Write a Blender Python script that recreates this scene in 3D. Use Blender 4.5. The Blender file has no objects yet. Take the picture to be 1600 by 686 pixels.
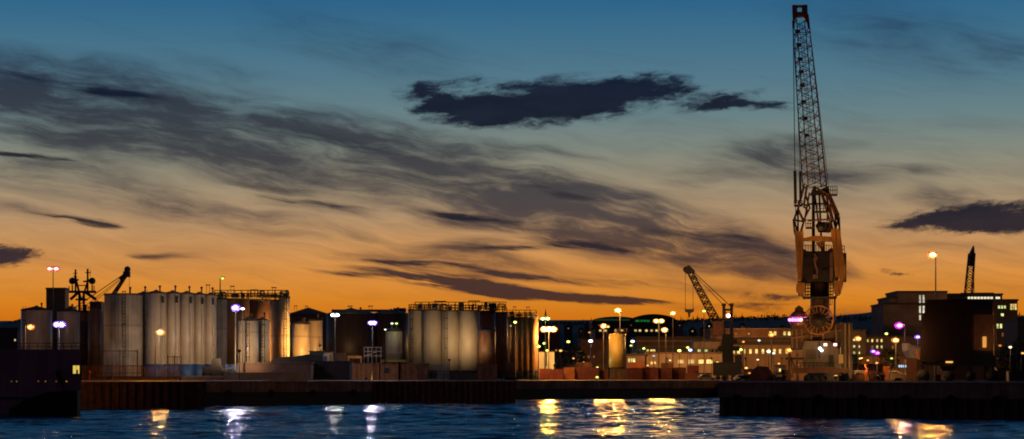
import bpy, bmesh, math, random
from mathutils import Vector, Matrix
random.seed(7)
R = math.radians
sc = bpy.context.scene
col = sc.collection
FL, CAMH, HOR = 3608.0, 4.85, 591.5          # focal length (in 1/1600 widths), eye height, horizon line of the survey
GZ = 4.3                                     # quay level above the water

def SX(px, Y): return (px - 800.0) / FL * Y
def SZ(py, Y): return CAMH + (HOR - py) / FL * Y
def P(px, py, Y): return Vector((SX(px, Y), Y, SZ(py, Y)))

# ------------------------------------------------------------------ mesh builder
class MB:
    def __init__(s): s.v = []; s.f = []; s.sm = []
    def _add(s, vs, fs, smooth=False):
        n = len(s.v); s.v += [Vector(v) for v in vs]
        s.f += [tuple(i + n for i in f) for f in fs]; s.sm += [smooth] * len(fs)
        return s
    def box(s, x0, x1, y0, y1, z0, z1):
        vs = [(x0,y0,z0),(x1,y0,z0),(x1,y1,z0),(x0,y1,z0),(x0,y0,z1),(x1,y0,z1),(x1,y1,z1),(x0,y1,z1)]
        return s._add(vs, [(0,3,2,1),(4,5,6,7),(0,1,5,4),(1,2,6,5),(2,3,7,6),(3,0,4,7)])
    def bar(s, a, b, r, n=6, r2=None, caps=True):
        a = Vector(a); b = Vector(b); d = b - a
        if d.length < 1e-6: return s
        d.normalize(); u = d.orthogonal().normalized(); w = d.cross(u)
        r2 = r if r2 is None else r2; vs = []
        for c, rr in ((a, r), (b, r2)):
            for i in range(n):
                t = 2*math.pi*(i+.5)/n; vs.append(c + (u*math.cos(t) + w*math.sin(t))*rr)
        fs = [(i, (i+1) % n, n+(i+1) % n, n+i) for i in range(n)]
        if caps: fs += [tuple(range(n-1,-1,-1)), tuple(range(n, 2*n))]
        return s._add(vs, fs, n > 8)
    def path(s, pts, r, n=6):
        for a, b in zip(pts, pts[1:]): s.bar(a, b, r, n)
        return s
    def lathe(s, cx, cy, prof, n=40, ax='z'):
        """prof: (radius, height) pairs from the bottom up"""
        vs = []; fs = []
        for (r, h) in prof:
            for i in range(n):
                t = 2*math.pi*i/n
                vs.append((cx + r*math.cos(t), cy + r*math.sin(t), h))
        for k in range(len(prof)-1):
            for i in range(n):
                j = (i+1) % n
                fs.append((k*n+i, k*n+j, (k+1)*n+j, (k+1)*n+i))
        s._add(vs, fs, True)
        m = len(s.v) - len(vs)
        s.f.append(tuple(m+i for i in range(n-1,-1,-1))); s.sm.append(False)
        k = m + (len(prof)-1)*n
        s.f.append(tuple(k+i for i in range(n))); s.sm.append(False)
        return s
    def prism(s, pts, y0, y1, taper=1.0):
        """outline given as (x, z) pairs, extruded from y0 to y1"""
        n = len(pts); vs = [(x, y0, z) for x, z in pts] + [(x*taper, y1, z) for x, z in pts]
        fs = [tuple(range(n)), tuple(range(2*n-1, n-1, -1))] + [(i, n+i, n+(i+1) % n, (i+1) % n) for i in range(n)]
        return s._add(vs, fs)
    def ball(s, c, r, n=14, m=8, sz=1.0):
        c = Vector(c); vs = []; fs = []
        for k in range(m+1):
            ph = math.pi*k/m
            for i in range(n):
                t = 2*math.pi*i/n
                vs.append(c + Vector((r*math.sin(ph)*math.cos(t), r*math.sin(ph)*math.sin(t), -r*sz*math.cos(ph))))
        for k in range(m):
            for i in range(n):
                j = (i+1) % n; fs.append((k*n+i, k*n+j, (k+1)*n+j, (k+1)*n+i))
        return s._add(vs, fs, True)
    def ring(s, c, R_, r, n=36, m=8, ax='y'):
        """torus; axis y faces the harbour"""
        c = Vector(c); vs = []; fs = []
        for i in range(n):
            t = 2*math.pi*i/n
            for j in range(m):
                p = 2*math.pi*j/m; q = R_ + r*math.cos(p); h = r*math.sin(p)
                if ax == 'y': o = Vector((q*math.cos(t), h, q*math.sin(t)))
                elif ax == 'x': o = Vector((h, q*math.cos(t), q*math.sin(t)))
                else: o = Vector((q*math.cos(t), q*math.sin(t), h))
                vs.append(c+o)
        for i in range(n):
            for j in range(m):
                a = i*m+j; b = i*m+(j+1) % m; d = ((i+1) % n)*m+j; e = ((i+1) % n)*m+(j+1) % m
                fs.append((a, d, e, b))
        return s._add(vs, fs, True)
    def disc(s, c, r, th, n=20, ax='y'):
        c = Vector(c); a = {'y': Vector((0,1,0)), 'x': Vector((1,0,0)), 'z': Vector((0,0,1))}[ax]
        return s.bar(c - a*th/2, c + a*th/2, r, n)
    def build(s, name, mat, parent=None, bevel=0):
        me = bpy.data.meshes.new(name)
        off = parent_loc(parent) if parent else Vector((0,0,0))
        me.from_pydata([tuple(v - off) for v in s.v], [], s.f); me.update()
        me.polygons.foreach_set('use_smooth', s.sm)
        bm = bmesh.new(); bm.from_mesh(me); bmesh.ops.recalc_face_normals(bm, faces=bm.faces); bm.to_mesh(me); bm.free()
        me.materials.append(mat)
        o = bpy.data.objects.new(name, me); col.objects.link(o)
        if parent: o.parent = parent
        if bevel:
            b = o.modifiers.new('edge', 'BEVEL'); b.width = bevel; b.segments = 2; b.limit_method = 'ANGLE'
        return o

def parent_loc(p):
    v = Vector((0,0,0))
    while p: v = v + p.location; p = p.parent
    return v
def tag(o, label=None, cat=None, group=None, kind=None):
    if label: o['label'] = label
    if cat: o['category'] = cat
    if group: o['group'] = group
    if kind: o['kind'] = kind
    return o
def thing(name, label, cat, loc, group=None):
    o = bpy.data.objects.new(name, None); col.objects.link(o); o.location = loc
    return tag(o, label, cat, group)

# ------------------------------------------------------------------ materials
_mats = {}
def newmat(name):
    m = bpy.data.materials.new(name); m.use_nodes = True
    nt = m.node_tree; b = nt.nodes['Principled BSDF']; return m, nt, b
def surf(name, c, rough=.75, metal=0.0, var=.35, scale=.6, stretch=(1,1,1), bump=.0, streak=0.0, corr=0.0, rings=0.0, corraxis='X'):
    if name in _mats: return _mats[name]
    m, nt, b = newmat(name); N = nt.nodes.new; L = nt.links.new
    tc = N('ShaderNodeTexCoord'); mp = N('ShaderNodeMapping'); mp.inputs['Scale'].default_value = stretch
    L(tc.outputs['Object'], mp.inputs['Vector'])
    no = N('ShaderNodeTexNoise'); no.inputs['Scale'].default_value = scale; no.inputs['Detail'].default_value = 6
    L(mp.outputs[0], no.inputs['Vector'])
    rp = N('ShaderNodeMapRange'); rp.inputs[1].default_value = .3; rp.inputs[2].default_value = .7
    rp.inputs[3].default_value = 1-var; rp.inputs[4].default_value = 1+var*.5
    L(no.outputs[0], rp.inputs[0]); fac = rp.outputs[0]
    def mul(a, bb):
        q = N('ShaderNodeMath'); q.operation = 'MULTIPLY'; L(a, q.inputs[0]); L(bb, q.inputs[1]); return q.outputs[0]
    if streak:
        mp2 = N('ShaderNodeMapping'); mp2.inputs['Scale'].default_value = (2.2, 2.2, .07); L(tc.outputs['Object'], mp2.inputs['Vector'])
        n2 = N('ShaderNodeTexNoise'); n2.inputs['Scale'].default_value = 1.0; n2.inputs['Detail'].default_value = 4; L(mp2.outputs[0], n2.inputs['Vector'])
        r2 = N('ShaderNodeMapRange'); r2.inputs[1].default_value = .38; r2.inputs[2].default_value = .62; r2.inputs[3].default_value = 1-streak; r2.inputs[4].default_value = 1.0
        L(n2.outputs[0], r2.inputs[0]); fac = mul(fac, r2.outputs[0])
    if rings:
        mp3 = N('ShaderNodeMapping'); mp3.inputs['Scale'].default_value = (0,0,1); L(tc.outputs['Object'], mp3.inputs['Vector'])
        w = N('ShaderNodeTexWave'); w.wave_type = 'BANDS'; w.bands_direction = 'Z'; w.wave_profile = 'SAW'; w.inputs['Scale'].default_value = .105/rings
        L(mp3.outputs[0], w.inputs['Vector'])
        r3 = N('ShaderNodeMapRange'); r3.inputs[1].default_value = .0; r3.inputs[2].default_value = .06; r3.inputs[3].default_value = .62; r3.inputs[4].default_value = 1.0
        L(w.outputs['Fac'], r3.inputs[0]); fac = mul(fac, r3.outputs[0])
    vm = N('ShaderNodeVectorMath'); vm.operation = 'SCALE'; vm.inputs[0].default_value = c[:3]; L(fac, vm.inputs['Scale'])
    L(vm.outputs[0], b.inputs['Base Color'])
    b.inputs['Roughness'].default_value = rough; b.inputs['Metallic'].default_value = metal
    if corr or bump:
        bp = N('ShaderNodeBump')
        if corr:
            w = N('ShaderNodeTexWave'); w.bands_direction = corraxis; w.inputs['Scale'].default_value = .314/corr
            L(tc.outputs['Object'], w.inputs['Vector']); L(w.outputs['Fac'], bp.inputs['Height']); bp.inputs['Distance'].default_value = corr*.35; bp.inputs['Strength'].default_value = .8
        else:
            L(no.outputs[0], bp.inputs['Height']); bp.inputs['Distance'].default_value = bump
        L(bp.outputs[0], b.inputs['Normal'])
    _mats[name] = m; return m
def glow(name, c, s, vary=0.0):
    key = name
    if key in _mats: return _mats[key]
    m, nt, b = newmat(name); N = nt.nodes.new; L = nt.links.new
    b.inputs['Base Color'].default_value = (.3,.3,.3,1)
    b.inputs['Emission Color'].default_value = (*c, 1); b.inputs['Emission Strength'].default_value = s
    if vary:   # rooms behind different panes are not equally bright
        oi = N('ShaderNodeObjectInfo'); mr = N('ShaderNodeMapRange'); mr.inputs[3].default_value = s*(1-vary); mr.inputs[4].default_value = s*(1+vary*.6)
        tc = N('ShaderNodeTexCoord'); no = N('ShaderNodeTexNoise'); no.inputs['Scale'].default_value = 1.6; L(tc.outputs['Object'], no.inputs['Vector'])
        q = N('ShaderNodeMath'); q.operation = 'MULTIPLY'; r = N('ShaderNodeMapRange'); r.inputs[1].default_value = .35; r.inputs[2].default_value = .6; r.inputs[3].default_value = .35; r.inputs[4].default_value = 1.1
        L(oi.outputs['Random'], mr.inputs[0]); L(no.outputs[0], r.inputs[0]); L(mr.outputs[0], q.inputs[0]); L(r.outputs[0], q.inputs[1]); L(q.outputs[0], b.inputs['Emission Strength'])
    _mats[key] = m; return m

CONC  = surf('pale_concrete', (.50,.40,.28), .36, var=.12, streak=.18)
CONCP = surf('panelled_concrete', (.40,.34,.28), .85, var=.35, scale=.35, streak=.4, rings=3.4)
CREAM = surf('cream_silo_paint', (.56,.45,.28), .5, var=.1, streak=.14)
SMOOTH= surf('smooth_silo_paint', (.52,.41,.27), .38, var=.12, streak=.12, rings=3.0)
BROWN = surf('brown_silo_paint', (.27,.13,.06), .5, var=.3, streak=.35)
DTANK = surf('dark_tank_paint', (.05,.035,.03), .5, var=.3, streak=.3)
DROOF = surf('dark_blue_roof', (.05,.08,.16), .35, var=.2)
STEEL = surf('dark_steel', (.045,.035,.03), .6, metal=.3, var=.5, scale=2)
GALV  = surf('galvanised_steel', (.32,.31,.29), .5, metal=.5, var=.2, scale=3)
YELL  = surf('worn_yellow_paint', (.42,.18,.03), .45, var=.3, scale=.8, streak=.2)
BRSTE = surf('oxide_red_paint', (.15,.05,.022), .55, var=.4, scale=1)
DARK  = surf('black_painted_steel', (.018,.014,.014), .6, var=.4, scale=1)
RUST  = surf('rusty_sheet', (.15,.055,.02), .85, var=.6, scale=1.2, streak=.5)
WOODM = surf('weathered_boards', (.15,.07,.03), .85, var=.4, scale=1, streak=.5)
QUAYC = surf('quay_concrete', (.26,.16,.11), .9, var=.5, scale=.35, streak=.35, bump=.04)
COPE  = surf('coping_concrete', (.34,.24,.15), .85, var=.4, scale=.5, bump=.02)
GROUND= surf('worn_asphalt', (.09,.075,.06), .9, var=.5, scale=.06, bump=.02)
BLUEP = surf('blue_painted_wall', (.03,.09,.25), .6, var=.3, scale=.8, streak=.3)
REDC  = surf('red_container_paint', (.15,.022,.012), .55, var=.35, scale=.8, corr=.3)
ORC   = surf('orange_container_paint', (.32,.08,.02), .55, var=.3, scale=.8, corr=.3)
GREYC = surf('grey_container_paint', (.16,.17,.16), .6, var=.3, scale=.8, corr=.3)
HULL  = surf('dark_plum_hull_paint', (.19,.10,.14), .55, var=.35, scale=.25, streak=.2)
WALLW = surf('off_white_render', (.30,.21,.14), .85, var=.2, scale=.3, streak=.15)
WALLB = surf('brown_brick', (.20,.115,.075), .9, var=.35, scale=.5)
WALLD = surf('dark_cladding', (.055,.045,.05), .7, var=.3, scale=.3, streak=.2)
WALLG = surf('grey_stone', (.16,.13,.115), .9, var=.3, scale=.3)
ROOFD = surf('dark_slate_roof', (.035,.03,.03), .7, var=.3, scale=.6)
TARP  = surf('pale_tarpaulin', (.45,.40,.42), .6, var=.2, scale=1.2)
RUBBER= surf('black_rubber', (.012,.012,.012), .85, var=.3, scale=2)
LEAF  = surf('dark_foliage', (.045,.05,.02), .9, var=.6, scale=.2)
BARK  = surf('bark', (.07,.045,.03), .9, var=.5, scale=3)
GLASS = surf('dark_window_glass', (.02,.022,.03), .12, var=.1)
ROPE  = surf('steel_rope', (.05,.045,.045), .5, metal=.4, var=.1)
WIN_Y = glow('lit_window_yellow', (1.0,.74,.22), 1.15, .6)
WIN_G = glow('lit_window_greenish', (.85,1.0,.38), 1.1, .6)
WIN_W = glow('lit_window_white', (1.0,.95,.70), .95, .5)
WIN_D = glow('dim_window_orange', (1.0,.45,.12), .28, .8)
LAMPC = {
 'sodium': ((1.0,.50,.10), (1.0,.50,.13)),
 'orange': ((1.0,.34,.06), (1.0,.40,.08)),
 'warm':   ((1.0,.74,.40), (1.0,.66,.34)),
 'white':  ((.95,1.0,.90), (.95,.97,.9)),
 'violet': ((.55,.28,1.0), (.75,.7,1.0)),
 'magenta':((1.0,.18,.85), (1.0,.35,.5)),
 'pink':   ((1.0,.42,.36), (1.0,.55,.4)),
 'green':  ((.80,1.0,.16), (.85,1.0,.4)),
 'blue':   ((.35,.50,1.0), (.5,.6,1.0)),
}
def lampmat(kind, s): return glow('lamp_%s_%d' % (kind, round(s*10)), LAMPC[kind][0], s)

# ------------------------------------------------------------------ camera
cam = bpy.data.cameras.new('camera'); co = bpy.data.objects.new('camera', cam); col.objects.link(co)
co.location = (0, 0, CAMH); co.rotation_euler = (R(90), 0, 0)
cam.sensor_width = 36; cam.lens = 36*FL/1600; cam.shift_y = (HOR-343)/1600; cam.clip_end = 30000; cam.clip_start = .5
sc.camera = co

# ------------------------------------------------------------------ dusk sky
w = bpy.data.worlds.new('World'); sc.world = w; w.use_nodes = True
nt = w.node_tree; nt.nodes.clear(); N = nt.nodes.new; L = nt.links.new
def mth(op, a, b=None, c=None, clamp=False):
    n = N('ShaderNodeMath'); n.operation = op; n.use_clamp = clamp
    for i, x in enumerate((a, b, c)):
        if x is None: continue
        if isinstance(x, (int, float)): n.inputs[i].default_value = x
        else: L(x, n.inputs[i])
    return n.outputs[0]
def srgb(*c): return tuple(((x/255)/12.92 if x/255 <= .04045 else ((x/255+.055)/1.055)**2.4) for x in c)
def ramp(fac, stops):
    n = N('ShaderNodeValToRGB'); e = n.color_ramp.elements
    while len(e) > 1: e.remove(e[0])
    e[0].position = stops[0][0]; e[0].color = (*srgb(*stops[0][1]), 1)
    for p, c_ in stops[1:]:
        q = e.new(p); q.color = (*srgb(*c_), 1)
    L(fac, n.inputs[0]); return n.outputs[0]
tc = N('ShaderNodeTexCoord'); sp = N('ShaderNodeSeparateXYZ'); L(tc.outputs['Generated'], sp.inputs[0])
az = mth('ARCTAN2', sp.outputs[0], sp.outputs[1]); el = mth('ARCSINE', sp.outputs[2])
U = mth('MULTIPLY', az, FL/100); V = mth('MULTIPLY', el, FL/100)       # sky angles: 1 unit = 1.59 degrees
# elevation ramp towards the afterglow; the input is el / 0.6 rad
def q(py): return ((HOR-py)/FL)/.6
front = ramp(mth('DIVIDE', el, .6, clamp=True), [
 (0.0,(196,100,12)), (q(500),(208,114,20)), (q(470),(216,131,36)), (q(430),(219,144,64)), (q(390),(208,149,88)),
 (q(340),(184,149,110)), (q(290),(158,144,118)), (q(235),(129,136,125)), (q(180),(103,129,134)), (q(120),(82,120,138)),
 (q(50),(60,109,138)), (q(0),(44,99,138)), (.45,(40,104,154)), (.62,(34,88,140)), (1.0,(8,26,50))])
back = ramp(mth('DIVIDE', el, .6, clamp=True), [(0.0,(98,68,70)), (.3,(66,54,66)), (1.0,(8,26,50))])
def mixc(f, a, b):
    n = N('ShaderNodeMix'); n.data_type = 'RGBA'
    for s_, x in ((n.inputs[0], f), (n.inputs[6], a), (n.inputs[7], b)):
        if isinstance(x, (int, float)): s_.default_value = x
        elif isinstance(x, tuple): s_.default_value = (*x, 1)
        else: L(x, s_)
    return n.outputs[2]
fb = N('ShaderNodeMapRange'); fb.interpolation_type = 'SMOOTHSTEP'; fb.inputs[1].default_value = .80; fb.inputs[2].default_value = -.1
L(sp.outputs[1], fb.inputs[0])
cxyz = N('ShaderNodeCombineXYZ'); L(U, cxyz.inputs[0]); L(V, cxyz.inputs[1])
def noise(vec, scale, detail, stretch=(1,1,1), rot=0.0, off=(0,0,0), color=False, rough=.55, dist=0):
    m = N('ShaderNodeMapping'); m.inputs['Scale'].default_value = stretch
    m0 = N('ShaderNodeMapping'); m0.inputs['Rotation'].default_value = (0,0,rot); m0.inputs['Location'].default_value = off
    L(vec, m0.inputs[0]); L(m0.outputs[0], m.inputs[0])
    n = N('ShaderNodeTexNoise'); n.inputs['Scale'].default_value = scale; n.inputs['Detail'].default_value = detail; n.inputs['Roughness'].default_value = rough
    n.inputs['Distortion'].default_value = dist
    L(m.outputs[0], n.inputs['Vector']); return n.outputs['Color' if color else 'Fac']
def warp(vec, nz, amt):
    a = N('ShaderNodeVectorMath'); a.operation = 'SUBTRACT'; L(nz, a.inputs[0]); a.inputs[1].default_value = (.5,.5,.5)
    b = N('ShaderNodeVectorMath'); b.operation = 'MULTIPLY'; L(a.outputs[0], b.inputs[0]); b.inputs[1].default_value = amt
    c = N('ShaderNodeVectorMath'); c.operation = 'ADD'; L(vec, c.inputs[0]); L(b.outputs[0], c.inputs[1]); return c.outputs[0]
base = cxyz.outputs[0]
wv = warp(base, noise(base, .9, 2, (.6,1.4,1), R(10), color=True), (1.1,.5,0))
wv = warp(wv, noise(base, 2.0, 4, (.3,1.3,1), R(10), color=True, rough=.5), (.3,.05,0))
def blobs(vec, items):
    acc = None
    for (px, py, hx, hy, rot, wgt) in items:
        m = N('ShaderNodeMapping'); m.vector_type = 'TEXTURE'
        m.inputs['Location'].default_value = ((px-800)/100, (HOR-py)/100, 0)
        m.inputs['Rotation'].default_value = (0,0,R(-rot)); m.inputs['Scale'].default_value = (hx/100, hy/100, 1)
        L(vec, m.inputs[0]); g = N('ShaderNodeTexGradient'); g.gradient_type = 'QUADRATIC_SPHERE' if False else 'SPHERICAL'; L(m.outputs[0], g.inputs[0])
        acc = mth('MULTIPLY', g.outputs['Fac'], wgt) if acc is None else mth('MULTIPLY_ADD', g.outputs['Fac'], wgt, acc)
    return acc
# rot is clockwise as seen from the harbour
DIFF = [(60,150,260,75,6,1.1),(120,215,300,60,6,.7),(250,180,300,75,8,.9),(300,235,260,45,10,.8),(470,190,200,50,8,.35),(540,225,230,50,8,.85),(680,255,260,65,14,.9),
 (620,300,240,35,12,.6),(870,320,260,65,14,1.05),(1010,350,240,55,8,1.0),(1130,385,230,45,10,1.1),(1210,415,150,38,12,.7),(950,385,230,30,10,.6),
 (720,342,110,18,6,.9),(510,322,130,14,8,.8),(400,345,330,26,8,.5),(190,300,330,34,6,.4),(80,262,160,30,6,.45),(430,295,160,18,8,.3),(790,382,170,20,-3,.7),(740,415,240,22,4,.6),
 (700,392,160,20,4,.4),(1190,248,170,40,-8,.7),(1290,275,110,30,6,.8),(1240,235,120,26,-6,.4),(1430,272,80,14,3,.75),(1480,318,90,24,6,.8),(1390,60,280,80,14,.42),(1590,95,110,30,8,.5),
 (560,75,230,60,12,.42),(840,234,120,14,6,.5),(330,118,160,22,8,.3),(1500,390,150,16,3,.3),(1120,445,200,24,4,.35),(560,400,200,16,5,.3),(260,400,80,8,5,.5),(1060,475,120,10,4,.3),
 (30,335,130,16,8,.5),(1350,500,200,24,2,.4),(380,255,200,40,8,.6),(1080,285,60,10,4,.3)]
DENSE = [(870,160,245,46,-5,2.0),(960,150,150,34,-6,1.0),(760,178,120,26,0,1.1),(690,155,95,28,4,1.4),(735,128,60,11,-8,.72),(660,140,40,14,-10,.6),(1125,160,82,22,-12,1.15),(1190,168,90,10,4,.8),(1150,172,120,9,3,.6),
 (1530,344,190,30,-4,1.7),(1580,356,110,22,0,1.1),(1470,352,100,18,-2,.8),(5,405,75,24,3,2.4),(1205,464,56,12,0,1.25),(1180,480,70,9,4,.85),(1390,428,40,5,8,1.1),
]
STREAK = [(690,438,190,15,7,1.5),(780,452,190,14,6,1.6),(900,465,200,9,3,1.8),(970,469,90,6,3,1.2),(640,411,150,7,4,1.2),(800,432,240,9,5,1.0),(1000,440,160,9,4,.6),(60,251,120,6,4,1.2),(150,352,60,9,8,1.3),(90,342,80,5,8,.7),(770,344,110,9,6,.9),(700,334,90,8,8,.7),(240,402,50,5,3,.7),(540,430,110,7,5,.7),(500,318,120,8,7,.9),(130,145,170,13,8,.8),(200,160,120,8,8,.6),(820,386,160,9,-3,.9),(980,392,200,10,8,.8),(1120,370,160,12,6,.8),(1200,395,120,12,8,.8),(560,228,200,14,8,.5),(860,300,160,12,14,.6),(420,296,150,10,8,.5),(1290,500,160,8,0,.8),(1180,476,90,6,0,.9)]
st1 = noise(wv, 1.5, 10, (.5,1.8,1), R(11), rough=.66)
st2 = noise(wv, 1.3, 8, (.30,2.6,1), R(9), off=(7,3,0), rough=.65)
d1 = blobs(wv, DIFF)
sm = mth('ADD', mth('MULTIPLY', mth('SUBTRACT', st1, .5), 3.0), mth('MULTIPLY', mth('SUBTRACT', st2, .5), 3.0))
d1s = mth('DIVIDE', d1, mth('ADD', mth('MULTIPLY', d1, .75), .55))
st3 = noise(wv, 3.2, 9, (.28,2.4,1), R(10), off=(1,8,0), rough=.68)
sm = mth('ADD', sm, mth('MULTIPLY', mth('SUBTRACT', st3, .5), .8))
dd = mth('MULTIPLY', d1s, mth('ADD', sm, 1.30))
mr = N('ShaderNodeMapRange'); mr.interpolation_type = 'SMOOTHSTEP'; mr.inputs[1].default_value = -.02; mr.inputs[2].default_value = 1.35; mr.inputs[4].default_value = .93; L(dd, mr.inputs[0])
ven = N('ShaderNodeMapRange'); ven.interpolation_type = 'SMOOTHSTEP'; ven.inputs[1].default_value = 4.6; ven.inputs[2].default_value = 3.0; ven.inputs[3].default_value = .7; ven.inputs[4].default_value = 1.0; L(V, ven.inputs[0])
ve2 = N('ShaderNodeMapRange'); ve2.interpolation_type = 'SMOOTHSTEP'; ve2.inputs[1].default_value = .6; ve2.inputs[2].default_value = 2.0; ve2.inputs[3].default_value = .6; ve2.inputs[4].default_value = 1.0; L(V, ve2.inputs[0])
ve = mth('MULTIPLY', ven.outputs[0], ve2.outputs[0])
# thin veil of cirrus everywhere in the afterglow
veil = N('ShaderNodeMapRange'); veil.inputs[1].default_value = .38; veil.inputs[2].default_value = .72; veil.inputs[4].default_value = .34; L(mth('MULTIPLY', st2, ve), veil.inputs[0])
wd = warp(base, noise(base, 2.2, 7, (.6,1.6,1), 0, off=(2,9,0), color=True, rough=.68), (1.0,.24,0))
d2 = blobs(wd, DENSE)
fine = noise(wd, 2.8, 10, (.5,1.6,1), R(-6), off=(5,1,0), rough=.68)
ws = warp(base, noise(base, 1.1, 3, (.5,1.2,1), R(8), color=True), (.5,.16,0))
ws = warp(ws, noise(base, 3.5, 6, (.3,1.6,1), R(8), off=(3,3,0), color=True, rough=.6), (.55,.08,0))
d3 = blobs(ws, STREAK)
fs3 = noise(ws, 2.2, 8, (.3,3.0,1), R(8), off=(4,6,0), rough=.62)
dn3 = mth('MULTIPLY', d3, mth('ADD', mth('MULTIPLY', mth('SUBTRACT', fs3, .5), 6.0), 1.0))
mr3 = N('ShaderNodeMapRange'); mr3.interpolation_type = 'SMOOTHSTEP'; mr3.inputs[1].default_value = .0; mr3.inputs[2].default_value = 1.1; mr3.inputs[4].default_value = .92; L(dn3, mr3.inputs[0])
dn = mth('ADD', d2, mth('MULTIPLY', mth('MULTIPLY', mth('SUBTRACT', fine, .5), 4.2), mth('MINIMUM', mth('MULTIPLY', d2, 2.2), 1.0)))
mr2 = N('ShaderNodeMapRange'); mr2.interpolation_type = 'SMOOTHSTEP'; mr2.inputs[1].default_value = .02; mr2.inputs[2].default_value = 1.15; mr2.inputs[4].default_value = .97; L(dn, mr2.inputs[0])
cdiff = ramp(mth('DIVIDE', el, .6, clamp=True), [(q(500),(104,62,36)), (q(440),(84,58,50)), (q(380),(74,58,56)), (q(320),(66,62,66)), (q(240),(57,59,66)), (q(150),(44,50,64)), (q(0),(34,66,98))])
cden = ramp(mth('DIVIDE', el, .6, clamp=True), [(q(500),(60,34,26)), (q(460),(44,34,42)), (q(400),(44,38,48)), (q(350),(27,28,42)), (q(200),(16,21,41)), (q(0),(17,24,46))])
skyc = mixc(veil.outputs[0], front, cdiff)
skyc = mixc(mr.outputs[0], skyc, cdiff)
skyc = mixc(mr3.outputs[0], skyc, cden)
shade = N('ShaderNodeMapRange'); shade.inputs[1].default_value = .35; shade.inputs[2].default_value = .68; shade.inputs[3].default_value = .0; shade.inputs[4].default_value = .22; L(noise(wd, 1.6, 7, (.5,1.6,1), R(-6), off=(8,2,0), rough=.6), shade.inputs[0])
cden2 = mixc(shade.outputs[0], cden, cdiff)
skyc = mixc(mr2.outputs[0], skyc, cden2)
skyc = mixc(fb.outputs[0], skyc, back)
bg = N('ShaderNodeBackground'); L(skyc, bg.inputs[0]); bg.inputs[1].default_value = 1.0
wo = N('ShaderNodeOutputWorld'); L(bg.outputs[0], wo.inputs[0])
w.cycles.sampling_method = 'MANUAL'; w.cycles.sample_map_resolution = 512

sun = bpy.data.lights.new('sun', 'SUN'); sun.energy = .02; sun.angle = R(8); sun.color = (1,.6,.35)   # last warm light from beyond the town
so = bpy.data.objects.new('sun', sun); col.objects.link(so); so.rotation_euler = (R(84), 0, R(175))

sc.view_settings.view_transform = 'Standard'; sc.view_settings.look = 'None'; sc.view_settings.gamma = 1; sc.view_settings.exposure = 0
sc.view_settings.use_curve_mapping = False
sc.render.engine = 'CYCLES'; sc.cycles.use_denoising = True; sc.cycles.denoiser = 'OPENIMAGEDENOISE'
sc.cycles.max_bounces = 5; sc.cycles.diffuse_bounces = 2; sc.cycles.glossy_bounces = 3; sc.cycles.use_light_tree = True
sc.cycles.sample_clamp_indirect = 30; sc.cycles.pixel_filter_type = 'BLACKMAN_HARRIS'; sc.cycles.filter_width = 1.9
sc.cycles.caustics_reflective = False; sc.cycles.caustics_refractive = False

# ------------------------------------------------------------------ water and land
def water_mat():
    m, nt, b = newmat('harbour_water'); N = nt.nodes.new; L = nt.links.new
    b.inputs['Base Color'].default_value = (.008,.035,.065,1); b.inputs['Roughness'].default_value = .12; b.inputs['IOR'].default_value = 1.33
    tc = N('ShaderNodeTexCoord')
    def nz(scale, stretch, det, off=0):
        mp = N('ShaderNodeMapping'); mp.inputs['Scale'].default_value = stretch; mp.inputs['Location'].default_value = (off,off*2,0); L(tc.outputs['Object'], mp.inputs[0])
        n = N('ShaderNodeTexNoise'); n.inputs['Scale'].default_value = scale; n.inputs['Detail'].default_value = det; L(mp.outputs[0], n.inputs['Vector']); return n.outputs[0]
    # calmer and rougher patches
    patch = nz(.035, (.28,1,1), 4, 13)
    pr = N('ShaderNodeMapRange'); pr.inputs[1].default_value = .40; pr.inputs[2].default_value = .60; pr.inputs[3].default_value = .6; pr.inputs[4].default_value = 1.15; L(patch, pr.inputs[0])
    b1 = N('ShaderNodeBump'); b1.inputs['Distance'].default_value = .25; L(nz(.55, (.22,1,1), 3), b1.inputs['Height']); L(pr.outputs[0], b1.inputs['Strength'])
    b2 = N('ShaderNodeBump'); b2.inputs['Distance'].default_value = .22; L(nz(2.6, (.3,1,1), 3, 5), b2.inputs['Height']); L(b1.outputs[0], b2.inputs['Normal']); L(pr.outputs[0], b2.inputs['Strength'])
    L(b2.outputs[0], b.inputs['Normal'])
    return m
import numpy as np
_rs = np.random.RandomState(3)
_waves = []
for i in range(70):
    lam = math.exp(_rs.uniform(math.log(.8), math.log(2.6))); th = _rs.normal(math.pi*.49, .13); _waves.append((lam, th, _rs.uniform(0, 6.28), _rs.uniform(.6,1.4)))
def wave_z(X, Y, lmin):
    Z = np.zeros_like(X); nw = sum(w_[0] >= lmin for w_ in _waves)
    for lam, th, ph, g in _waves:
        if lam < lmin: continue
        k = 2*math.pi/lam; slope = SLOPE*g*math.sqrt(2/nw)*(1.0 if lmin < 1 else 1.35)
        Z += slope/k*np.sin(k*(np.cos(th)*X + np.sin(th)*Y) + ph + .6*np.sin(.05*X+.03*Y+ph))
    A = .9 + .12*np.sin(.11*Y + .012*X + 1.5*np.sin(.021*X)) + .12*np.sin(.043*Y - .02*X + 2)
    return Z*np.clip(A, .3, 1.3)
SLOPE = .23
wv_, wf_ = [], []
def band(x0, x1, nx, y0, y1, ny, lmin, off):
    X, Y = np.meshgrid(np.linspace(x0,x1,nx), np.linspace(y0,y1,ny)); Z = wave_z(X, Y, lmin)
    wv_.append(np.stack([X.ravel(), Y.ravel(), Z.ravel()], 1))
    i = (np.arange(ny-1)[:,None]*nx + np.arange(nx-1)[None,:]).ravel() + off
    wf_.append(np.stack([i, i+1, i+nx+1, i+nx], 1)); return off + nx*ny
o_ = band(-76, 76, 700, 170, 300, 480, .9, 0)
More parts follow.
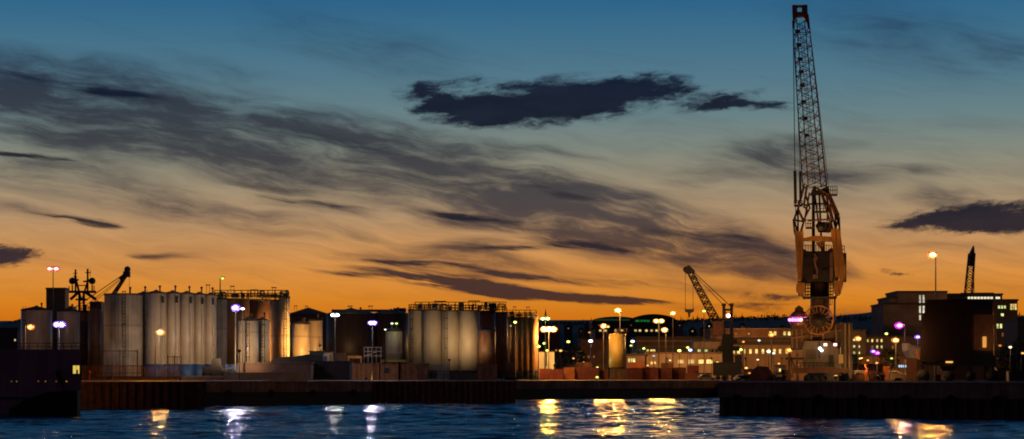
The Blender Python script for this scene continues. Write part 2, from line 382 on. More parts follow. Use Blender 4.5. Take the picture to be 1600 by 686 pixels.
o_ = band(-110, 60, 480, 300, 590, 560, 1.3, o_)
for (x0,x1,y0,y1) in ((-6000,6000,-400,170),(-6000,-76,170,300),(76,6000,170,300),(-6000,-110,300,590),(60,6000,300,590),(-6000,6000,590,12000)):
    wv_.append(np.array([(x0,y0,0),(x1,y0,0),(x1,y1,0),(x0,y1,0)], float)); wf_.append(np.array([[o_,o_+1,o_+2,o_+3]])); o_ += 4
VV = np.concatenate(wv_); FF = np.concatenate(wf_)
me = bpy.data.meshes.new('water'); me.vertices.add(len(VV)); me.vertices.foreach_set('co', VV.ravel().astype(np.float32))
me.loops.add(FF.size); me.loops.foreach_set('vertex_index', FF.ravel().astype(np.int32))
me.polygons.add(len(FF)); me.polygons.foreach_set('loop_start', np.arange(0, FF.size, 4, dtype=np.int32)); me.polygons.foreach_set('use_smooth', np.ones(len(FF), bool))
me.update(calc_edges=True); me.materials.append(water_mat())
wo_ = bpy.data.objects.new('water', me); col.objects.link(wo_); tag(wo_, kind='structure')
front_edge = [(-900,330),(127,358),(320,361),(320,402),(580,424),(581,434),(805,448),(805,524),(1127,574),(1125,299),(1600,271),(2600,240)]
lp = [(SX(px,Y), Y) for px, Y in front_edge]
poly = lp + [(6000,240),(6000,12000),(-6000,12000),(-6000,330)]
gm = MB(); n = len(poly)
gm._add([(x,y,GZ) for x,y in poly] + [(x,y,-4) for x,y in poly], [tuple(range(n))] + [(i, n+i, n+(i+1) % n, (i+1) % n) for i in range(n)])
tag(gm.build('ground', GROUND), kind='structure')
# ================================================================== quays
G_QW = 'quay walls round the basin'
def quay_wall(label, a, b, kind, n_piles=0, fend=0, depth=.35):
    """a, b: plan points of the face, left to right; built just proud of the land edge"""
    A = Vector((a[0], a[1], 0)); B = Vector((b[0], b[1], 0)); d = (B-A); ln = d.length; d.normalize(); nrm = Vector((d.y, -d.x, 0))
    t = thing('quay_wall', label, 'quay wall', (A.x, A.y, 0), G_QW)
    def slab(mb, s0, s1, o0, o1, z0, z1):
        c = [A+d*s0+nrm*o0, A+d*s1+nrm*o0, A+d*s1+nrm*o1, A+d*s0+nrm*o1]
        mb._add([(p.x,p.y,z0) for p in c]+[(p.x,p.y,z1) for p in c], [(0,1,2,3),(4,5,6,7),(0,1,5,4),(1,2,6,5),(2,3,7,6),(3,0,4,7)])
    m = MB(); c_ = [(o,z) for o,z in ((-1.2,GZ+.004),(.55,GZ+.004),(.55,GZ+.10),(.0,GZ+.26),(-1.2,GZ+.26))]
    vs_ = [tuple((A+d*s0+nrm*o).xy)+(z,) for s0 in (0,ln) for o,z in c_]; m._add(vs_, [(0,1,2,3,4),(9,8,7,6,5)]+[(i,5+i,5+(i+1)%5,(i+1)%5) for i in range(5)]); m.build('coping', COPE, t)
    if kind == 'sheet':
        m = MB(); n = int(ln/1.25); st = ln/n
        for i in range(n):
            slab(m, i*st, i*st+st*.5, .02, .5, -1, GZ); slab(m, i*st+st*.5, (i+1)*st, .02, .12, -1, GZ)
        m.build('sheet_piling', RUST, t)
    else:
        m = MB(); slab(m, 0, ln, .02, .42, 2.45, GZ); 
        k = max(2, int(ln/14))
        for i in range(1, k): slab(m, i*ln/k-.12, i*ln/k+.12, .42, .47, 2.45, GZ)
        m.build('capping_beam', QUAYC, t)
        m = MB(); slab(m, 0, ln, .02, .1, -1, 2.45); m.build('lower_wall', DARK, t)
        if n_piles:
            m_ = None
            for i in range(n_piles):
                s0 = (i+.5)*ln/n_piles; p = A+d*s0+nrm*.30
                mm = MB(); mm.bar((p.x,p.y,-1.5),(p.x,p.y,2.45), .19, 8); mm.build('pile', RUST, t)
    for i in range(fend):
        s0 = (i+.5)*ln/fend; p = A+d*s0+nrm*.75
        mm = MB(); mm.disc((p.x,p.y,2.2), .62, .3, 18); mm.ring((p.x,p.y-.1,2.2), .5, .2, 20, 8); mm.build('tyre_fender', RUBBER, t)
    return t
fe = lp
quay_wall('pier edge of rust-streaked sheet piles below the orange-lit coping, right beside the dark ship', fe[1], fe[2], 'sheet')
quay_wall('plain dark wall set back from the sheet-piled pier, under the long pale barrier', fe[3], fe[4], 'plain', 0, 4)
quay_wall('sheet-piled quay front below the cream silos with the small brown silo', fe[5], fe[6], 'sheet')
quay_wall('low far quay wall under the red containers at the back of the basin', fe[7], fe[8], 'plain', 0, 0)
quay_wall('tall near quay wall on slim piles beneath the big crane', fe[9], fe[10], 'plain', 26, 7)
quay_wall('continuation of the piled near quay wall past the dark hopper', fe[10], (SX(1800,262), 262), 'plain', 8, 0)

# ================================================================== moored ship, far left
Y0 = 299
t = thing('cargo_ship', 'dark plum-coloured ship moored along the left edge with one lit yellow window by its stern', 'ship', (-70, 305, 0))
zt = SZ(545, Y0); xr = SX(126.5, Y0); xl = -110
m = MB(); sec = [(xl,-1.5),(xr-9.5,-1.5),(xr-4.5,-.2),(xr-1.2,1.6),(xr-.2,3.0),(xr,4.0),(xr,zt-.1),(xl,zt+.1)]
m.prism(sec, Y0, Y0+14, 1.09); m.build('hull', HULL, t)
m = MB()
for i in range(44):
    x = xr-.15-i*1.1; m.bar((x,Y0+.15,zt-.1),(x,Y0+.15,zt+.75),.04,4)
for h in (.35,.78): m.bar((xl,Y0+.15,zt+h-.05),(xr-.1,Y0+.15,zt+h-.05),.04,4)
m.build('railing', STEEL, t)
m = MB(); m.box(xl, xr-2, Y0-.18, Y0+.02, 2.1, 2.45); m.build('rubbing_strake', DARK, t)
for i, px in enumerate((18,26,60,71,88,104)):
    m = MB(); m.disc(P(px,596,Y0-.03), .16, .12, 14); f = m.build('porthole', STEEL, t)
    m = MB(); m.disc(P(px,596,Y0-.11), .10, .04, 12); m.build('pane', WIN_D, f)
m = MB(); x0, x1, z0, z1 = SX(113,Y0), SX(125.5,Y0), SZ(585,Y0), SZ(570,Y0)
m.box(x0,x1,Y0-.12,Y0+.02,z0,z0+.09).box(x0,x1,Y0-.12,Y0+.02,z1-.09,z1).box(x0,x0+.09,Y0-.12,Y0+.02,z0,z1).box(x1-.09,x1,Y0-.12,Y0+.02,z0,z1)
wf = m.build('window', STEEL, t)
m = MB(); m.box(x0+.1,x1-.1,Y0-.06,Y0-.01,z0+.1,z1-.1); tag(m.build('pane', glow('ship_window_yellow',(1,.72,.12),.75,0), wf), 'lit yellow pane')
m = MB(); m.box((x0+x1)/2-.02,(x0+x1)/2+.03,Y0-.10,Y0-.065,z0+.1,z1-.1); m.box(x0+.55,x0+.75,Y0-.10,Y0-.065,z0+.1,z0+.6); m.build('mullion', STEEL, wf)
# stern davit with hanging hose
m = MB(); m.path([P(100,612,Y0-.8), P(99,600,Y0-.8), P(95,590,Y0-.9), P(90,584,Y0-.9)], .28, 8); m.ball(P(92,582,Y0-.9), .45); m.build('davit', DARK, t)
m = MB(); m.prism([(SX(20,Y0),SZ(640,Y0)),(SX(48,Y0),SZ(622,Y0)),(SX(80,Y0),SZ(612,Y0)),(SX(126,Y0),SZ(610,Y0)),(SX(126,Y0),-1),(SX(20,Y0),-1)], Y0-2.2, Y0-.05); m.build('stern_fender', RUBBER, t)

# ================================================================== tanks and silos
G_S = 'silos and tanks along the quay'
def ladder(t, x, y, z0, z1, mat=STEEL):
    m = MB()
    for s in (-.25,.25): m.bar((x+s,y,z0),(x+s,y,z1),.05,4)
    z = z0+.4
    while z < z1: m.bar((x-.25,y,z),(x+.25,y,z),.03,4); z += .6
    for z in np.arange(z0+2.5, z1, 2.0): m.ring((x,y-.3,z), .42, .035, 10, 4, 'z')
    m.build('ladder', mat, t)
def railtop(t, cx, cy, r, z, h=1.1, n=16, a0=0, a1=360):
    m = MB(); pts = [(cx+r*math.cos(R(a0+(a1-a0)*i/n)), cy+r*math.sin(R(a0+(a1-a0)*i/n))) for i in range(n+1)]
    for p in pts: m.bar((*p,z),(*p,z+h),.045,4)
    for p,q_ in zip(pts,pts[1:]):
        m.bar((*p,z+h),(*q_,z+h),.045,4); m.bar((*p,z+h*.55),(*q_,z+h*.55),.035,4)
    m.build('railing', STEEL, t)
def silo(label, px0, px1, py, Y, mat, base=None, roof='cone', lad=None, rail=False, plinth=None, vent=True, rm=None, name='silo', cat='silo', box=False, bandm=None, hatch=False):
    x0, x1 = SX(px0,Y), SX(px1,Y); r = (x1-x0)/2; cx = (x0+x1)/2; zt = SZ(py,Y); zb = GZ if base is None else SZ(base,Y); cy = Y+r
    t = thing(name, label, cat, (cx,cy,GZ), G_S)
    m = MB()
    if box: m.box(x0,x1,Y,Y+2*r,zb,zt)
    else: m.lathe(cx, cy, [(r,zb),(r,zt)], 56)
    m.build('shell', mat, t)
    m = MB(); rh = {'cone': .22*r, 'dome': .4*r, 'flat': .12}[roof]
    if box: m.box(x0-.1,x1+.1,Y-.1,Y+2*r+.1,zt+.003,zt+.35)
    elif roof == 'cone': m.lathe(cx, cy, [(r+.08,zt-.18),(r+.08,zt+.04),(.3,zt+rh),(.3,zt+rh+.15)], 40)
    elif roof == 'dome': m.lathe(cx, cy, [(r+.05,zt-.1)]+[((r+.05)*math.cos(R(a)), zt+rh*math.sin(R(a))) for a in range(0,86,12)], 40)
    else: m.lathe(cx, cy, [(r+.1,zt-.2),(r+.1,zt+.12)], 40)
    m.build('roof', rm or ROOFD, t)
    if base is not None:      # raised on a skirt and legs
        m = MB()
        for i in range(8):
            a = R(45*i+22); m.bar((cx+.85*r*math.cos(a),cy+.85*r*math.sin(a),GZ),(cx+.85*r*math.cos(a),cy+.85*r*math.sin(a),zb),.16,6)
        m.lathe(cx, cy, [(.4*r,GZ+.6),(.9*r,zb)], 20); m.build('support', STEEL, t)
    if vent and not box:
        m = MB(); m.bar((cx+.4*r,cy-.3*r,zt),(cx+.4*r,cy-.3*r,zt+1.1),.14,6); m.ball((cx+.4*r,cy-.3*r,zt+1.15),.25,8,5); m.build('vent', STEEL, t)
    if lad is not None: ladder(t, cx+lad*r, cy-math.sqrt(max(0,1-lad*lad))*r-.15, max(zb,GZ), zt+.6)
    if hatch:
        for (hp, hw) in ((px1-5.5, 3.2),):
            m = MB(); m.box(SX(hp,Y),SX(hp+hw,Y),Y+r*.25-.6,Y+r*.6,SZ(py+16,Y),SZ(py+6,Y)); m.build('hatch_box', DARK, t)
            m = MB(); m.bar((SX(hp+1,Y),Y+r*.25-.5,SZ(py+16,Y)),(SX(hp+1,Y),Y+r*.25-.5,GZ+3),.07,6); m.build('down_pipe', GALV, t)
    if rail: railtop(t, cx, cy, r-.15, zt+.02)
    if bandm:
        m = MB(); m.lathe(cx, cy, [(r+.06,GZ),(r+.06,SZ(569,Y))], 56); m.build('painted_base', bandm, t)
    return t
# far left cluster, behind the ship
silo('pale squat tank at the far left with a small orange lamp before it', 28, 76, 483, 470, CONC, lad=-.62, vent=True)
silo('dark box-shaped silo tower rising between the two far-left pale tanks', 72, 102, 452, 485, DTANK, box=True)
silo('pale tank behind the purple lamp near the ship stern', 86, 121, 485, 468, CONC)
silo('slim dark brown silo right of the pale tank behind the purple lamp', 121, 138, 486, 476, BROWN, rail=True)
silo('dark brown slim silo touching the panelled silo on its left', 138, 157, 480, 474, BROWN)
silo('big panelled grey concrete silo, the first tall one from the left', 158, 218, 459, 425, CONCP, roof='flat', lad=.2)
silo('narrow dark silo wedged right after the panelled silo', 214, 231, 458, 440, DTANK)
silo('widest pale silo of the scalloped row, behind the single orange lamp pole', 225, 258, 457, 427, CONC, lad=-.9, bandm=BLUEP, hatch=True)
silo('second silo of the scalloped pale row, just right of the lamp pole', 256, 280, 457, 429, CONC, bandm=BLUEP, hatch=True)
silo('third silo of the scalloped pale row', 278, 302, 458, 430, CONC, bandm=BLUEP, hatch=True)
silo('fourth silo of the scalloped pale row', 300, 320, 459, 432, CONC, bandm=BLUEP, hatch=True)
silo('rightmost silo of the scalloped pale row, with a bright right edge', 318, 337, 460, 433, CONC, bandm=BLUEP, hatch=True)
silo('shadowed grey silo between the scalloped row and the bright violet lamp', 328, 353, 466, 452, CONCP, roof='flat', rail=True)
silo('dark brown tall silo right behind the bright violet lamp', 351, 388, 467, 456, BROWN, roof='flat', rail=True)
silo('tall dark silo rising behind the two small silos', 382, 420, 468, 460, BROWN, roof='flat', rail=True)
silo('tall amber-lit silo, second from the right end of the left group', 412, 437, 469, 464, SMOOTH, roof='flat', rail=True)
silo('tall golden-lit silo at the right end of the left group', 435, 452, 464, 462, SMOOTH, roof='flat', rail=True, lad=.3)
silo('shorter grey silo with a golden right edge standing in front of the dark silos', 370, 402, 500, 425, SMOOTH, roof='cone', lad=.1)
silo('slim shorter golden silo against the tall amber-lit one', 399, 419, 499, 430, SMOOTH, roof='cone', lad=.25)
silo('low golden tank with a domed top, in the gap right of the left silos', 455, 483, 506, 470, SMOOTH, roof='dome')
silo('golden-edged slim tank right of the domed golden tank', 480, 503, 500, 478, SMOOTH, roof='flat', rail=False)
silo('large black storage tank on the left with a white twin lamp before it', 507, 585, 489, 500, DTANK, roof='cone', rm=DROOF, lad=.7)
silo('large black storage tank on the right behind the small pale silo', 581, 638, 489, 505, DTANK, roof='cone', rm=DROOF)
# small pale silo on its stand
t = silo('small pale silo on a yellow-edged stand with two green-white lights on top', 602, 628, 517, 462, CREAM, base=562, roof='dome', vent=False, lad=-.95)
m = MB(); m.box(SX(594,458),SX(633,458),458,468,SZ(566,458),SZ(562,458)); m.build('platform', surf('yellow_edge_paint',(.45,.33,.05),.6), t)
m = MB()
for px in range(594,634,4): m.bar(P(px,562,458),P(px,554,458),.04,4)
m.bar(P(594,554,458),P(633,554,458),.045,4); m.bar(P(594,558,458),P(633,558,458),.035,4); m.build('railing', STEEL, t)
m = MB()
for px in (596,607,619,631): m.bar(P(px,566,458.4),Vector((SX(px,458.4),458.4,GZ)),.16,6)
m.build('stand', STEEL, t)
# cream group
cy_ = [('cream silo at the left end of the cream group', 637, 664, 484, 458), ('second cream silo from the left, half behind the grey fence', 661, 692, 484, 455),
       ('third cream silo from the left, brightly lit to the ground', 690, 720, 485, 452), ('broadest cream silo, directly left of the brown silo', 717, 749, 485, 450)]
for i, (lb, a, b_, py, Y) in enumerate(cy_): silo(lb, a, b_, py, Y+13, CREAM, base=579, roof='flat', rail=True, vent=True, lad=(-.55 if i in (0,2) else None))
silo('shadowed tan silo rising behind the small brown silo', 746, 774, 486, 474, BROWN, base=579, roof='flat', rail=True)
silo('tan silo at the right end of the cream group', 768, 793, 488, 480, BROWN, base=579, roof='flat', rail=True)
silo('small round-topped brown silo standing in front of the cream group', 748, 774, 517, 459, BROWN, base=573, roof='dome', vent=False)
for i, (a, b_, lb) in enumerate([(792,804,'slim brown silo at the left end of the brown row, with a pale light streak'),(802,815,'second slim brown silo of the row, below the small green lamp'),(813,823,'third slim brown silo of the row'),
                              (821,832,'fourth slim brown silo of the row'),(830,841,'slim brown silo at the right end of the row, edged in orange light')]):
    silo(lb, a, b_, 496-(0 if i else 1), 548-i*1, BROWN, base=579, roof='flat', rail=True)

# roof gear
def catwalk(label, px0, px1, py, Y, gear=(), seed=1, h=1.3):
    rn = random.Random(seed); x0, x1 = SX(px0,Y), SX(px1,Y); z = SZ(py,Y)
    t = thing('roof_walkway', label, 'walkway', ((x0+x1)/2,Y,z), 'walkways on the silo roofs')
    m = MB(); m.box(x0,x1,Y,Y+1.6,z,z+.18)
    m.build('deck', STEEL, t)
    m = MB(); n = int((x1-x0)/1.3)
    for yy in (Y+.06, Y+1.54):
        for i in range(n+1):
            x = x0+.05+(x1-x0-.1)*i/n; m.bar((x,yy,z+.18),(x,yy,z+h),.05,4)
        for k in (.5,1.0): m.bar((x0,yy,z+h*k),(x1,yy,z+h*k),.05,4)
    m.build('railing', STEEL, t)
    x = x0+.5
    while x < x1-1:
        m = MB(); wd_ = rn.uniform(.4,1.6); hh = rn.uniform(.4,1.5)
        if rn.random() < .65: m.box(x,x+wd_,Y+1.8,Y+2.8,z-.2,z+hh)
        else: m.path([(x,Y+2,z-.2),(x,Y+2,z+hh),(x+wd_,Y+2,z+hh),(x+wd_,Y+2,z-.2)],.14,6)
        m.build('machinery', DARK, t); x += wd_+rn.uniform(.2,1.4)
    return t
catwalk('walkway with railings along the dark silos of the left group, above the violet lamp', 334, 450, 463, 449, seed=4, h=1.2)
catwalk('busy walkway with pipes and gear on top of the cream silos', 648, 764, 482, 464, seed=9, h=1.3)
catwalk('short walkway at the right end of the cream silo roofs', 760, 791, 484, 472, seed=2, h=1.6)
catwalk('walkway with thin rails over the slim brown silos', 793, 838, 493, 547, seed=3, h=1.3)
# mast lights (unlit) on roofs
def roof_frame(label, px, py0, py1, Y, wpx, group='unlit lamp frames on the silo roofs'):
    t = thing('lamp_frame', label, 'lamp frame', P(px,py1,Y), group)
    m = MB()
    for s in (-.3,.3): m.bar(P(px,py1,Y)+Vector((s,0,0)), P(px,py0,Y)+Vector((s,0,0)), .05, 5)
    m.build('post', STEEL, t)
    m = MB(); m.box(SX(px-wpx/2,Y),SX(px+wpx/2,Y),Y-.2,Y+.2,SZ(py0,Y),SZ(py0,Y)+.18); m.build('head', STEEL, t)
roof_frame('flat unlit lamp frame over the third cream silo', 688, 471.5, 484, 468, 19)
roof_frame('flat unlit lamp frame over the broadest cream silo', 741, 471, 484, 468, 19)
roof_frame('unlit twin lamp on the left of the brown silo row', 804, 480, 495, 549, 5)
roof_frame('unlit twin lamp on the right of the brown silo row', 825, 480.5, 495, 549, 6)
roof_frame('small unlit lamp frame left on the dark left-group silos', 325, 446, 460, 450, 7)
roof_frame('small unlit lamp frame above the violet lamp', 363, 448, 463, 452, 7)
roof_frame('unlit lamp head at the right end of the left-group walkway', 428, 450, 464, 452, 8)
roof_frame('tiny unlit roof frame on the long roof, left one', 462, 478.5, 485, 590, 5)
roof_frame('tiny unlit roof frame on the long roof, right one', 479, 479, 485, 590, 5)
roof_frame('thin unlit frame over the left black tank', 547, 479, 488, 510, 8)
roof_frame('thin unlit frame over the right black tank', 579, 479, 488, 510, 8)
# rim slab over black tanks
t = thing('tank_gantry', 'long flat black gantry running over the two black tanks', 'gantry', P(576,487,515))
m = MB(); m.box(SX(518,515),SX(634,515),515,518,SZ(487,515),SZ(483.5,515)); m.box(SX(615,515),SX(634,515),514,519,SZ(484,515),SZ(481.5,515)); m.build('beam', DARK, t)
m = MB()
for px in (520,560,600,632): m.bar(P(px,487,516.5),Vector((SX(px,516.5),516.5,GZ)),.3,8)
m.build('leg', DARK, t)

# ================================================================== quayside structures, left half
def shed(label, px0, px1, py, Y, depth, mat, roofm=ROOFD, name='shed', cat='shed', pitch=.0, doors=(), wins=(), base=None, group=None, winm=WIN_D, over=.15):
    x0, x1 = SX(px0,Y), SX(px1,Y); z1 = SZ(py,Y); z0 = GZ if base is None else SZ(base,Y)
    t = thing(name, label, cat, ((x0+x1)/2,Y+depth/2,GZ), group)
    m = MB(); m.box(x0,x1,Y,Y+depth,z0,z1); m.build('wall', mat, t)
    m = MB()
    if pitch: m.prism([(x0-over,z1),(x1+over,z1),((x0+x1)/2,z1+pitch)], Y-over, Y+depth+over)
    else: m.box(x0-over,x1+over,Y-over,Y+depth+over,z1+.002,z1+.22)
    m.build('roof', roofm, t)
    for (a,b_,c,d,mm) in doors:
        m = MB(); m.box(SX(a,Y),SX(b_,Y),Y-.08,Y-.003,SZ(d,Y),SZ(c,Y)); m.build('door', mm, t)
    for (a,b_,c,d) in wins:
        window(t, a,b_,c,d,Y,winm)
    return t
def window(t, a, b_, c, d, Y, winm, fr=.07, pm=STEEL):
    x0,x1,z0,z1 = SX(a,Y),SX(b_,Y),SZ(d,Y),SZ(c,Y)
    m = MB(); m.box(x0-fr,x1+fr,Y-.10,Y-.003,z0-fr,z0).box(x0-fr,x1+fr,Y-.10,Y-.003,z1,z1+fr).box(x0-fr,x0,Y-.10,Y-.003,z0,z1).box(x1,x1+fr,Y-.10,Y-.003,z0,z1)
    f = m.build('window', pm, t)
    m = MB(); m.box(x0,x1,Y-.05,Y-.004,z0,z1); m.build('pane', winm, f)
def fence(label, px0, px1, py, Y, mat=RUST, pitch=.22, name='fence', cat='fence', rails=3):
    x0, x1 = SX(px0,Y), SX(px1,Y); z1 = SZ(py,Y)
    t = thing(name, label, cat, ((x0+x1)/2,Y,GZ), 'fences along the quay edge')
    m = MB(); x = x0
    while x < x1: m.bar((x,Y,GZ+.15),(x,Y,z1),.035,4); x += pitch
    for k in range(rails): z = GZ+.3+(z1-GZ-.35)*k/(rails-1); m.bar((x0,Y,z),(x1,Y,z),.06,4)
    m.build('mesh_panel', mat, t)
    n = max(2,int((x1-x0)/3.2))
    for i in range(n+1):
        x = x0+(x1-x0)*i/n; m = MB(); m.bar((x,Y-.1,GZ),(x,Y-.1,z1+.15),.09,6); m.build('post', mat, t)
    return t
fence('tall rusty steel barrier on the sheet-piled pier, before the panelled silo', 129, 222, 571, 366, RUST, .16)
fence('lower rusty steel barrier right of the lamp pole on the pier', 226, 279, 574, 367, RUST, .2)
fence('tall thin frame of rusty scaffolding on the pier behind the barrier', 160, 215, 548, 376, RUST, 1.7, 'scaffold_frame', 'scaffold', 3)
fence('rusty scaffolding frame right of the lamp pole', 262, 283, 557, 374, RUST, .8, 'scaffold_frame', 'scaffold', 4)
t = thing('mooring_post', 'small red post standing at the left end of the lit pier edge', 'post', (SX(139,362),362.4,GZ+.26))
m = MB(); m.bar((SX(139,362),362.4,GZ+.26),(SX(139,362),362.4,SZ(586,362)),.1,8); m.build('post', surf('signal_red_paint',(.65,.03,.02),.5,var=.2), t)
m = MB(); m.bar((SX(139,362),362.4,SZ(586,362)),(SX(139,362),362.4,SZ(579,362)),.2,10); m.build('cap', surf('signal_red_paint',(.65,.03,.02),.5,var=.2), t)
shed('low dark kerb building along the pier between barrier and edge', 150, 280, 590, 369, 2.5, RUST, DARK)
shed('long pale low barrier wall beside the dark wheel loader', 350, 480, 584, 410, .8, COPE, COPE, 'barrier_wall', 'wall', over=.02)
shed('flat low concrete kerb wall right behind the pier end', 282, 352, 589, 408, .8, QUAYC, COPE, 'barrier_wall', 'wall', over=.02)
shed('long low brown shed behind the pale barrier wall', 372, 486, 568, 422, 8, WALLB, QUAYC)
t = shed('dark shed with two small red tail marks, right of the long brown shed', 484, 546, 566, 428, 8, WALLD, DARK, doors=((500,507,571,580,DARK),))
shed('rusty brown boarded shed with one small window, below the small silo stand', 546, 592, 569, 447, 6, WOODM, RUST)
shed('amber-lit boarded hut with a dark square window beside the boarded shed', 593, 622, 570, 448, 5, WOODM, RUST, wins=((600,608,575,583),), winm=GLASS)
shed('brown container-like shed in front of the cream silos', 623, 668, 570, 449, 4, RUST, RUST, doors=((640,655,575,593,RUST),))
fence('grey-green mesh fence in front of the cream silos', 669, 702, 570, 451, GALV, .18)
shed('rust-red plant house under the small brown silo with a pale door panel', 746, 776, 571, 454, 3.5, BRSTE, BRSTE, doors=((751,768,575,590,WOODM),), name='plant_house', cat='plant house')
shed('low dark pump house row under the cream silo legs', 702, 744, 583, 458, 3, DTANK, DARK)
t = thing('portal_frame', 'amber-lit rectangular portal frame left of the small silo stand', 'frame', P(554,570,447))
m = MB(); m.box(SX(543,447),SX(565,447),447,448,SZ(560,447),SZ(556,447)); m.build('lintel', YELL, t)
for px in (543.5,563): 
    m = MB(); m.box(SX(px,447),SX(px+2,447),447.1,447.9,GZ,SZ(560,447)); m.build('leg', YELL, t)
shed('small brightly lit amber hut before the left black tank', 505, 520, 551, 445, 4, SMOOTH, RUST, doors=((515,519,553,566,YELL),))
shed('squat amber-lit plant box under the twin white lamp', 524, 541, 553, 446, 4, WOODM, RUST)
# tarpaulin mound
t = thing('covered_stockpile', 'dark tarpaulin-covered mound in front of the golden tanks', 'stockpile', (SX(465,432),436,GZ))
m = MB(); m.prism([(SX(424,432),GZ),(SX(424,432),SZ(564,432)),(SX(438,432),SZ(558,432)),(SX(462,432),SZ(557,432)),(SX(486,432),SZ(553,432)),(SX(505,432),SZ(556,432)),(SX(505,432),GZ)],431,441); m.build('cover', ROOFD, t)
shed('dark flat-roofed office strip above the covered mound with an amber sill', 484, 504, 550, 443, 4, DARK, DARK)
m_ = None
# pipe rack between tanks
t = thing('pipe_rack', 'spindly pipe rack between the portal frame and the small silo stand', 'pipe rack', P(582,566,449))
m = MB()
for px in (569,575,581,588,595): m.bar(P(px,543,449),Vector((SX(px,449),449,GZ)),.09,5)
for py in (543,549,556): m.bar(P(568,py,449),P(597,py,449),.08,5)
m.bar(P(571,556,449),P(590,549,449),.12,5); m.build('frame', GALV, t)
# wheel loader
def loader(label, px, Y, s=1.0, mat=DARK):
    x = SX(px,Y); t = thing('wheel_loader', label, 'wheel loader', (x,Y,GZ))
    m = MB(); m.box(x-2.2*s,x+.6*s,Y-.9,Y+.9,GZ+.9*s,GZ+2.1*s); m.prism([(x-1.0*s,GZ+2.1*s),(x+.5*s,GZ+2.1*s),(x+.3*s,GZ+3.3*s),(x-.8*s,GZ+3.3*s)],Y-.8,Y+.8); m.build('body', mat, t)
    m = MB(); m.path([(x+.4*s,Y,GZ+1.6*s),(x+1.9*s,Y,GZ+1.9*s),(x+2.8*s,Y,GZ+.8*s)],.18,6); m.build('lift_arm', mat, t)
    m = MB(); m.prism([(x+2.5*s,GZ+.1),(x+3.6*s,GZ+.1),(x+3.4*s,GZ+.3),(x+2.9*s,GZ+.5),(x+2.8*s,GZ+1.3*s),(x+2.5*s,GZ+1.2*s)],Y-1.2,Y+1.2); m.build('bucket', mat, t)
    for dx in (-1.5,1.1):
        for dy in (-1,.75):
            m = MB(); m.disc((x+dx*s,Y+dy+.1,GZ+.72*s),.72*s,.5,18); m.build('wheel', RUBBER, t)
loader('dark wheel loader parked before the blue silo bases', 341, 412, 1.25)
shed('blue-painted low wall right of the dark wheel loader', 352, 372, 571, 424, 1, BLUEP, BLUEP, 'blue_wall', 'wall', over=.02)
# slewing machine before brown silos
t = thing('pile_hammer_rig', 'dark upright rig with a thin mast before the brown silo row', 'rig', (SX(797,462),462,GZ))
m = MB(); m.box(SX(791,462),SX(805,462),461,464,GZ+.8,SZ(567,462)); m.build('cab', BRSTE, t)
m = MB(); m.bar(P(797.5,567,461.5),P(797.5,544,461.5),.2,6,.12); m.bar(P(802,570,461.5),P(798,552,461.5),.1,5); m.build('mast', DARK, t)
m = MB(); m.box(SX(789,462),SX(807,462),460.5,464.5,GZ,GZ+.8); m.build('track', RUBBER, t)
# long low roof behind
shed('distant long grey-roofed warehouse behind the golden tanks', 452, 512, 490, 600, 40, WALLD, DROOF, 'warehouse', 'warehouse', pitch=1.6)
t = thing('pipe_bridge', 'amber-lit pipe bridge spanning above the golden tanks', 'pipe bridge', P(478,500,486))
m = MB(); m.box(SX(452,486),SX(503,486),486,487.5,SZ(503,486),SZ(496,486)); m.build('truss_box', WOODM, t)
m = MB()
for px in (454,478,501): m.bar(P(px,503,487),Vector((SX(px,487),487,GZ)),.3,6)
m.build('leg', STEEL, t)
shed('low golden-lit building right of the slim brown silos', 840, 866, 550, 558, 8, SMOOTH, RUST, doors=((853,854.5,551,572,DARK),), name='store_building', cat='building')

# ================================================================== ship superstructure + crane head behind left silos
Y = 520
t = thing('ship_superstructure', 'dark wheelhouse and radar mast of a ship rising behind the left tanks', 'ship', P(128,480,Y))
m = MB(); m.box(SX(98,Y),SX(160,Y),Y,Y+8,GZ-1,SZ(488,Y)); m.box(SX(140,Y),SX(158,Y),Y,Y+7,SZ(488,Y),SZ(471,Y)); m.box(SX(103,Y),SX(112,Y),Y,Y+6,SZ(488,Y),SZ(478,Y)); m.build('wheelhouse', DTANK, t)
m = MB()
def L2(a, b, r=.16): m.bar(P(a[0],a[1],Y+3), P(b[0],b[1],Y+3), r, 6)
L2((118,421),(118,458),.2); L2((137,420),(137,455),.22); L2((117,430),(127,470),.25); L2((138,436),(128,470),.22)
L2((108,440),(123,437),.2); L2((130,440),(148,438),.2); L2((108,456),(150,456),.3); L2((110,468),(122,457),.35); L2((150,468),(134,457),.35); L2((124,456),(124,486),.28); L2((131,456),(131,486),.28)
L2((118,468),(137,468),.2); L2((114,427),(121,427),.09); L2((133,426),(142,426),.1); L2((115,433),(121,433),.08); L2((108,447),(108,456),.1); L2((147,446),(147,456),.1)
L2((113,445),(113,456),.16); L2((144,445),(144,456),.16); L2((120,446),(138,446),.12); L2((141,422),(141,432),.06)
m.build('radar_mast', DARK, t)
for px in (113,144):
    m = MB(); m.ball(P(px,439,Y+3), .80, 14, 8); m.build('radome', STEEL, t)

